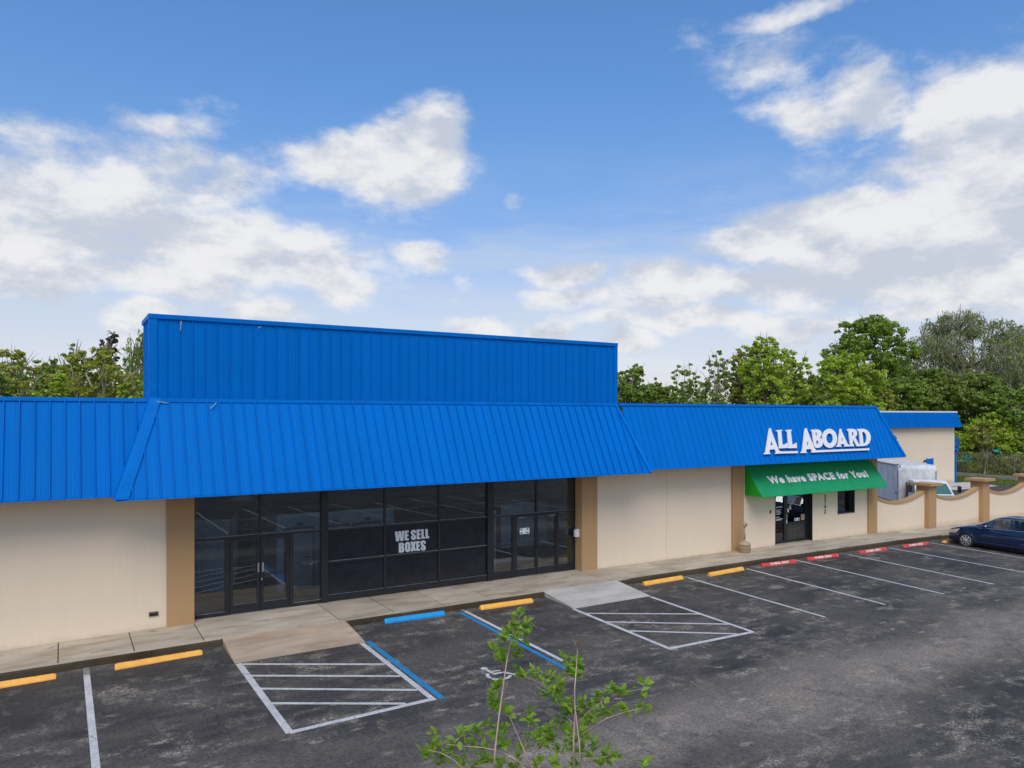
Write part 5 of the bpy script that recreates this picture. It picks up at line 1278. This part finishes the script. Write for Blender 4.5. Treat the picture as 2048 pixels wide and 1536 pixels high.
# --- right of the parapet box
tree('round dark green tree right beside the parapet end with pale forked trunk', 1262, 80, 727, 95, 'leafy', BARK_P, L_GREEN, 21, .42, 1.2, bare=4)
tree('low tree in the gap right of the first forked tree', 1318, 82, 756, 80, 'leafy', BARK_P, L_GREEN, 22, .4, 1.1, bare=3)
tree('thin topped tree with several pale upright stems', 1372, 78, 722, 85, 'sparse', BARK_P, L_GREEN, 23, .48, 1.3, bare=6, trunk_r=.16)
tree('airy tree with a pale trunk forking above the blue roof', 1432, 76, 698, 75, 'sparse', BARK_P, L_DARK, 24, .50, 1.2, bare=6, trunk_r=.22)
tree('tall bright green tree with two pointed tops above the roof sign', 1527, 74, 672, 120, 'leafy', BARK, L_BRIGHT, 25, .34, 1.15)
tree('bright tree with loose right side before the big gap of sky', 1578, 76, 700, 90, 'leafy', BARK, L_BRIGHT, 26, .38, .95)
tree('yellowish leaf top between the airy tree and the tall bright tree', 1478, 80, 696, 70, 'leafy', BARK, L_YEL, 27, .5, .9)
tree('low rounded tree filling the dip right of the bright trees', 1618, 84, 748, 110, 'leafy', BARK, L_GREEN, 28, .3, 1.2)
tree('tallest dark green tree with ragged top behind the roof end', 1742, 82, 630, 185, 'leafy', BARK, L_GREEN, 29, .42, 1.1, bare=4, trunk_r=.35)
tree('full light green tree in front of the tallest dark one', 1700, 74, 700, 150, 'leafy', BARK, L_BRIGHT, 30, .3, 1.2)
tree('wide grey mossy oak with spreading bare limbs at the right', 1925, 84, 620, 235, 'moss', BARK_P, L_MOSS, 31, .42, 1.15, bare=9, trunk_r=.45)
tree('grey mossy oak cut by the right picture edge', 2040, 88, 650, 150, 'moss', BARK_P, L_MOSS, 32, .4, 1.1, bare=5, trunk_r=.4)
tree('dark tree in the shade below the mossy oak', 1860, 78, 735, 140, 'leafy', BARK, L_DARK, 33, .2, 1.4)
tree('very dark tree right of the rear building', 1950, 79, 745, 150, 'leafy', BARK, L_DARK, 34, .15, 1.5)
tree('mid green bushy tree behind the rear building roof', 1800, 76, 752, 110, 'leafy', BARK, L_GREEN, 35, .25, 1.3)
tree('yellow tinged low tree behind the rear roof corner', 1765, 74, 775, 70, 'leafy', BARK, L_YEL, 36, .3, 1.2)
tree('green tree with bare pale trunk at the right edge', 2030, 74, 770, 95, 'leafy', BARK_P, L_GREEN, 37, .38, 1.0, bare=6, trunk_r=.2)
tree('bright sapling with thin pale trunk over the fence', 1970, 71, 838, 60, 'sparse', BARK_P, L_YEL, 38, .45, 1.6, bare=3, trunk_r=.08, name='sapling')
# shrubs over the fence
for i, (px, top, w, lf, lab) in enumerate(((1932, 868, 70, L_BRIGHT, 'bright green shrub against the rear building corner'), (1975, 880, 70, L_YEL, 'yellow green shrub behind the middle of the fence'), (2012, 866, 70, L_BRIGHT, 'bright leafy shrub right of the sapling'), (2050, 872, 70, L_GREEN, 'green shrub at the right picture edge'))):
    tree(lab, px, 73 - i * .5, top, w, 'leafy', BARK, lf, 50 + i, .05, 1.6, name='shrub', cat='shrub')
# --- woodland behind, reads as one mass
def woodland():
    rng = np.random.default_rng(9); cs = []; rs = []
    def band(p0, p1, D0, D1, topf, n, zlo=-1):
        for _ in range(n):
            u = rng.random(); px = p0 + (p1 - p0) * u; D = D0 + (D1 - D0) * rng.random(); top = topf(px) + rng.random() ** 1.5 * 60 - 0
            z = 5.4 + (HOR - top) / F_PX * D; zz = zlo + (z - zlo) * rng.random() ** .75; g = at_depth(px, HOR, D); cs.append((g[0], g[1], zz)); rs.append(rng.uniform(.5, 1.1))
    f1 = lambda px: np.interp(px, [1180, 1260, 1320, 1400, 1500, 1600, 1640, 1700, 1800, 2100], [755, 757, 778, 765, 750, 755, 775, 735, 715, 715])
    f0 = lambda px: np.interp(px, [-200, 0, 60, 100, 200, 320], [720, 725, 738, 742, 722, 715])
    band(1180, 2150, 84, 96, f1, 2700); band(-250, 330, 56, 70, f0, 1300)
    V = leaf_cloud(np.array(cs), np.array(rs), 22, .16, rng, flat=.6)
    o = quads_obj('woodland', V, L_DARK); o['kind'] = 'stuff'; o['label'] = 'dense dark woodland behind the individual trees'
woodland()
def more_shrub_mass():
    rng = np.random.default_rng(12); cs = []; rs = []
    for _ in range(900):
        px = rng.uniform(1905, 2120); D = rng.uniform(73, 78); top = 846 + 22 * math.sin(px * .05); y = rng.uniform(top, 945); g = at_depth(px, y, D); cs.append(g); rs.append(rng.uniform(.35, .8))
    o = quads_obj('undergrowth', leaf_cloud(np.array(cs), np.array(rs), 24, .13, rng), L_BRIGHT); o['kind'] = 'stuff'
    g = rng.random((6000, 2)); P = np.stack([66 + g[:, 0] * 9, 8 + g[:, 1] * 14, np.full(6000, ZB)], 1)
more_shrub_mass()

# --- chain link fence with dry vines
fn = thing('chain_link_fence', 'chain link fence overgrown with dry vines at the back of the driveway', 'fence', (71, 17, ZB))
fA, fB = np.array([72.6, 19.5]), np.array([68.2, 2.0]); fL = np.linalg.norm(fB - fA); fd = (fB - fA) / fL
for i in range(8):
    p = fA + fd * fL * i / 7; M().tube([(p[0] - 71, p[1] - 17, 0), (p[0] - 71, p[1] - 17, 2.2)], .04, 6).build('fence_post', mat('galvanised', (.35, .36, .36), .5, metal=.5), fn)
M().tube([(fA[0] - 71, fA[1] - 17, 2.2), (fB[0] - 71, fB[1] - 17, 2.2)], .022, 5).build('top_rail', MATS['galvanised'], fn)
wm = M()
for k in range(int(fL / .25)):
    for s in (1, -1):
        a = fA + fd * k * .25; b = fA + fd * (k * .25 + s * 2.2); b_ = np.clip(b, [-1e3, -1e3], [1e3, 1e3]); wm.tube([(a[0] - 71, a[1] - 17, 0), (b_[0] - 71, b_[1] - 17, 2.2)], .004, 3, cap=False)
o = wm.build('wire_mesh', MATS['galvanised'], fn); o['kind'] = 'stuff'
rng = np.random.default_rng(3); nv = 2600; u = rng.random(nv); base = fA + (fB - fA) * u[:, None] + rng.normal(0, .25, (nv, 2)); zz = rng.random(nv) ** .8 * 2.3
cen = np.stack([base[:, 0] - 71, base[:, 1] - 17, zz], 1); o = quads_obj('vines', leaf_cloud(cen, np.full(nv, .22), 5, .11, rng, droop=.5, aspect=.2), VINE, fn); o['kind'] = 'stuff'
# turquoise plastic things caught in the fence
tag(quads_obj('turquoise_netting', leaf_cloud(np.array([[71.2, 16.2, 1.55], [71.2, 15.9, 1.25], [71.1, 16.5, 1.2]]), np.array([.35, .3, .3]), 30, .10, rng, aspect=.3), mat('turquoise_plastic', (.03, .42, .42), .5)), 'tangled turquoise netting hanging low in the fence vines', 'netting')
tag(quads_obj('turquoise_sheet', leaf_cloud(np.array([[71.0, 13.6, 2.2]]), np.array([.42]), 26, .16, rng, aspect=.6), mat('green_tarp', (.02, .30, .22), .5)), 'turquoise green tarp scrap on the fence under the sapling', 'tarp')
# grass tufts on the strip behind the wall
n = 9000; P = np.stack([rng.uniform(65.5, 71.5, n), rng.uniform(8, 19, n), np.full(n, ZB + .05)], 1); o = quads_obj('grass', leaf_cloud(P, np.full(n, .1), 1, .07, rng, droop=.01, aspect=.3), GRASS_L); o['kind'] = 'stuff'
# weeds and leaf litter along the kerb foot
n = 1500; X = rng.uniform(-2, 33, n); P = np.stack([X, -1.95 - rng.random(n) ** 2 * .12, np.array([G(x, -1.95) for x in X]) + .008], 1)
o = quads_obj('leaf_litter', leaf_cloud(P, np.full(n, .012), 1, .011, rng, up=2.0), leaf_mat('dry_litter', (.16, .10, .05), (.10, .08, .04), (.28, .22, .10), .05)); o['kind'] = 'stuff'

# ================================================================== FOREGROUND CRAPE MYRTLE
def myrtle():
    rng = random.Random(21); D0 = 6.6
    base = at_depth(1085, HOR, D0); gz = G(base[0], base[1])
    isl = M(); isl.lathe([(1.5, 0), (1.5, .15), (1.42, .16), (1.35, .16)], 28, (base[0], base[1], gz)); o = isl.build('planting_island', RAMP2, fix=True); o['kind'] = 'structure'
    mu = M().lathe([(1.36, .158), (.6, .19), (.02, .2)], 24, (base[0], base[1], gz)).build('mulch_bed', MULCH); mu['kind'] = 'structure'
    t = thing('crape_myrtle', 'young leafy crape myrtle with thin bare stems in the foreground', 'shrub', (base[0], base[1], gz + .16))
    org = np.array([base[0], base[1], gz + .16])
    def P(px, py, dd=0): return Vector(at_depth(px, py, D0 + dd) - org)
    stems = [  # (points, r0, r1)
        ([(988, 1545, -.3), (990, 1500, -.3), (997, 1440, -.3), (1004, 1390, -.3), (1014, 1320, -.3), (1024, 1270, -.2), (1032, 1248, -.1)], .012, .006),
        ([(1062, 1540, -.1), (1048, 1500, -.1), (1035, 1470, 0), (1022, 1440, 0), (1014, 1420, .05)], .010, .004),
        ([(1148, 1545, -.3), (1147, 1480, -.3), (1149, 1450, -.3), (1150, 1425, -.3), (1149, 1380, -.3), (1152, 1345, -.2), (1155, 1300, 0)], .012, .005),
        ([(1161, 1545, -.35), (1159, 1490, -.35), (1154, 1450, -.35), (1150, 1415, -.35), (1149, 1400, -.3)], .010, .006),
        ([(1149, 1450, .1), (1128, 1428, .2), (1114, 1402, .25), (1096, 1380, .3), (1078, 1365, .3), (1050, 1352, .3), (1032, 1348, .3)], .007, .003),
        ([(1150, 1480, 0), (1175, 1460, -.1), (1215, 1436, -.2), (1250, 1424, -.2), (1285, 1416, -.2)], .007, .003),
        ([(1152, 1450, .1), (1180, 1420, .1), (1210, 1400, .1), (1245, 1386, .1), (1282, 1378, .1)], .006, .003),
        ([(1062, 1540, 0), (1030, 1518, -.1), (1000, 1502, -.1), (965, 1495, -.15), (925, 1492, -.2), (890, 1488, -.2)], .008, .003),
        ([(1030, 1538, .1), (1046, 1500, .1), (1055, 1470, .1), (1058, 1440, .1)], .005, .002),
        ([(930, 1540, -.3), (905, 1518, -.3), (880, 1505, -.3), (855, 1500, -.3)], .006, .003),
        ([(1062, 1520, .1), (1078, 1492, .1), (1092, 1478, .1)], .004, .002),
        ([(1150, 1535, 0), (1185, 1520, -.1), (1215, 1512, -.1)], .005, .002),
        ([(1120, 1545, .2), (1112, 1500, .2), (1102, 1480, .2)], .004, .002),
        ([(1010, 1345, .2), (1000, 1312, .2), (990, 1298, .2), (982, 1290, .2)], .004, .002), ([(1012, 1330, .2), (1028, 1308, .2), (1045, 1285, .2), (1056, 1272, .2)], .004, .002)]
    for pts, r0, r1 in stems:
        q = [P(*p) for p in pts]; M().tube(q, list(np.linspace(r0 * .72, r1 * .8, len(q))), 7).build('branch', BARK_M, t, smooth=True)
    # main stems going down into the ground below the frame
    low = M()
    for (px, py, dd) in ((988, 1545, -.3), (1062, 1540, -.1), (1148, 1545, -.3), (1161, 1545, -.35), (930, 1540, -.3), (1030, 1538, .1), (1120, 1545, .2)):
        a = P(px, py, dd); low.tube([a, a * .55 + Vector((0, 0, a.z * .08)), Vector((a.x * .12, a.y * .12, 0))], [.011, .016, .022], 8)
    low.build('trunk', BARK_M, t, smooth=True)
    cl = [(1035, 1252, 26), (1052, 1250, 16), (1022, 1262, 16), (1050, 1272, 18), (1010, 1280, 14), (988, 1297, 16), (1002, 1312, 14), (1030, 1305, 16), (1012, 1318, 12), (986, 1390, 16), (998, 1372, 10), (990, 1408, 14), (1012, 1420, 12), (1060, 1430, 14), (1063, 1442, 12),
          (872, 1478, 18, 1), (868, 1500, 22, 1), (848, 1505, 15), (882, 1522, 16), (905, 1490, 14, 1), (925, 1468, 14), (945, 1488, 18, 1), (950, 1462, 10), (925, 1518, 16), (965, 1500, 12), (985, 1450, 16), (990, 1470, 14), (1010, 1455, 10), (1012, 1490, 14, 1), (1040, 1508, 18), (955, 1530, 14), (1060, 1478, 18), (1080, 1470, 16), (1094, 1458, 12), (1085, 1490, 10), (978, 1520, 12), (1000, 1532, 14), (1030, 1530, 14), (1075, 1530, 14),
          (1150, 1328, 20), (1140, 1340, 16), (1132, 1318, 14), (1158, 1330, 16), (1156, 1345, 12), (1145, 1352, 10), (1035, 1343, 14), (1045, 1354, 12), (1070, 1345, 14), (1090, 1352, 16), (1100, 1358, 12), (1112, 1374, 16), (1120, 1395, 18), (1130, 1412, 16), (1098, 1386, 12), (1138, 1422, 16), (1122, 1440, 16), (1135, 1466, 18), (1162, 1410, 14), (1170, 1424, 16), (1186, 1408, 16), (1200, 1398, 16), (1195, 1430, 12), (1215, 1380, 14), (1222, 1420, 12), (1240, 1386, 16), (1286, 1377, 13), (1250, 1418, 12), (1288, 1416, 15), (1180, 1440, 16), (1168, 1465, 16), (1184, 1492, 16), (1140, 1490, 14), (1190, 1522, 18), (1212, 1512, 14), (1118, 1500, 12), (1102, 1478, 10), (1232, 1510, 10), (1160, 1500, 12), (1290, 1526, 9), (1150, 1530, 14), (1105, 1527, 10)]
    # leaf: pointed, folded along its rib
    def leaf_mesh(nm, L, W, m):
        ys = [0, .18, .45, .75, 1.0]; ws = [.04, .72, 1.0, .62, .0]; v = []
        for y, w in zip(ys, ws):
            z = -.16 * (y - .3) ** 2 * L; v += [(-w * W / 2, y * L, z + .12 * w * W), (0, y * L, z), (w * W / 2, y * L, z + .12 * w * W)]
        f = []
        for i in range(4): a = i * 3; f += [(a, a + 1, a + 4, a + 3), (a + 1, a + 2, a + 5, a + 4)]
        mm = M(); mm.add(v, f); return mm.mesh(nm, m, True), v, f
    protos = [leaf_mesh('leaf', L, W, L_MYR) for L, W in ((.080, .046), (.068, .041), (.088, .047))]; yprotos = [leaf_mesh('leaf', .072, .042, L_MYRY)]
    cnt = 0; rest = M(); tw = M()
    big = sorted(cl, key=lambda c: -c[2])
    for c in big:
        px, py, r = c[:3]; yellow = len(c) > 3; dd = rng.uniform(-.25, .35)
        rad = r * 1.05 / F_PX * D0; cen = P(px, py, dd); ax = Vector((rng.uniform(-1, 1), rng.uniform(-1, 1), .4 + rng.random())).normalized()
        a = cen - ax * rad; b = cen + ax * rad * .8; tw.tube([a, cen - ax * rad * .2, b], [.0026, .002, .001], 4, cap=False)
        nl = int(6 + r * .66)
        for k in range(nl):
            u = rng.random(); pos = a * (1 - u) + b * u + Vector((rng.gauss(0, 1), rng.gauss(0, 1), rng.gauss(0, .8))) * rad * .22
            out = Vector((rng.gauss(0, 1), rng.gauss(0, 1), rng.gauss(.25, .6))).normalized() + ax * .35; out.normalize()
            nz = (Vector((rng.gauss(0, .45), rng.gauss(0, .45), 1)) - out * out.z).normalized(); sx = out.cross(nz).normalized(); nz = sx.cross(out)
            s = rng.uniform(.75, 1.25); m4 = Matrix(((sx.x, out.x, nz.x, pos.x), (sx.y, out.y, nz.y, pos.y), (sx.z, out.z, nz.z, pos.z), (0, 0, 0, 1))) @ Matrix.Scale(s, 4)
            pr = yprotos[0] if yellow and rng.random() < .7 else protos[rng.randrange(3)]
            if cnt < 290: o = link('leaf', pr[0], t); o.matrix_local = m4; cnt += 1
            else: rest.add([m4 @ Vector(q) for q in pr[1]], pr[2])
    o = rest.build('foliage', L_MYR, t, smooth=True); o['kind'] = 'stuff'
    o = tw.build('twigs', BARK_M, t); o['kind'] = 'stuff'
    rb_ = leaf_cloud(np.array([list(P(870, 1463, 0)), list(P(874, 1458, 0)), list(P(1160, 1285, .1)), list(P(1156, 1292, .1))]), np.array([.03, .025, .045, .04]), 12, .012, np.random.default_rng(4), aspect=.4); o = quads_obj('buds', rb_, L_RED, t); o['kind'] = 'stuff'
    sd_ = M(); r2 = random.Random(8)
    for (px, py) in ((1022, 1246), (985, 1288), (1028, 1240), (1066, 1420), (1010, 1380), (1150, 1290), (975, 1380), (1030, 1400), (1070, 1345)):
        a = P(px, py, .2)
        for k in range(4): sd_.tube([a, a + Vector((r2.uniform(-.05, .05), r2.uniform(-.03, .03), r2.uniform(.03, .11)))], [.0014, .0008], 3, cap=False)
    o = sd_.build('seed_twigs', BARK_M, t); o['kind'] = 'stuff'
myrtle()
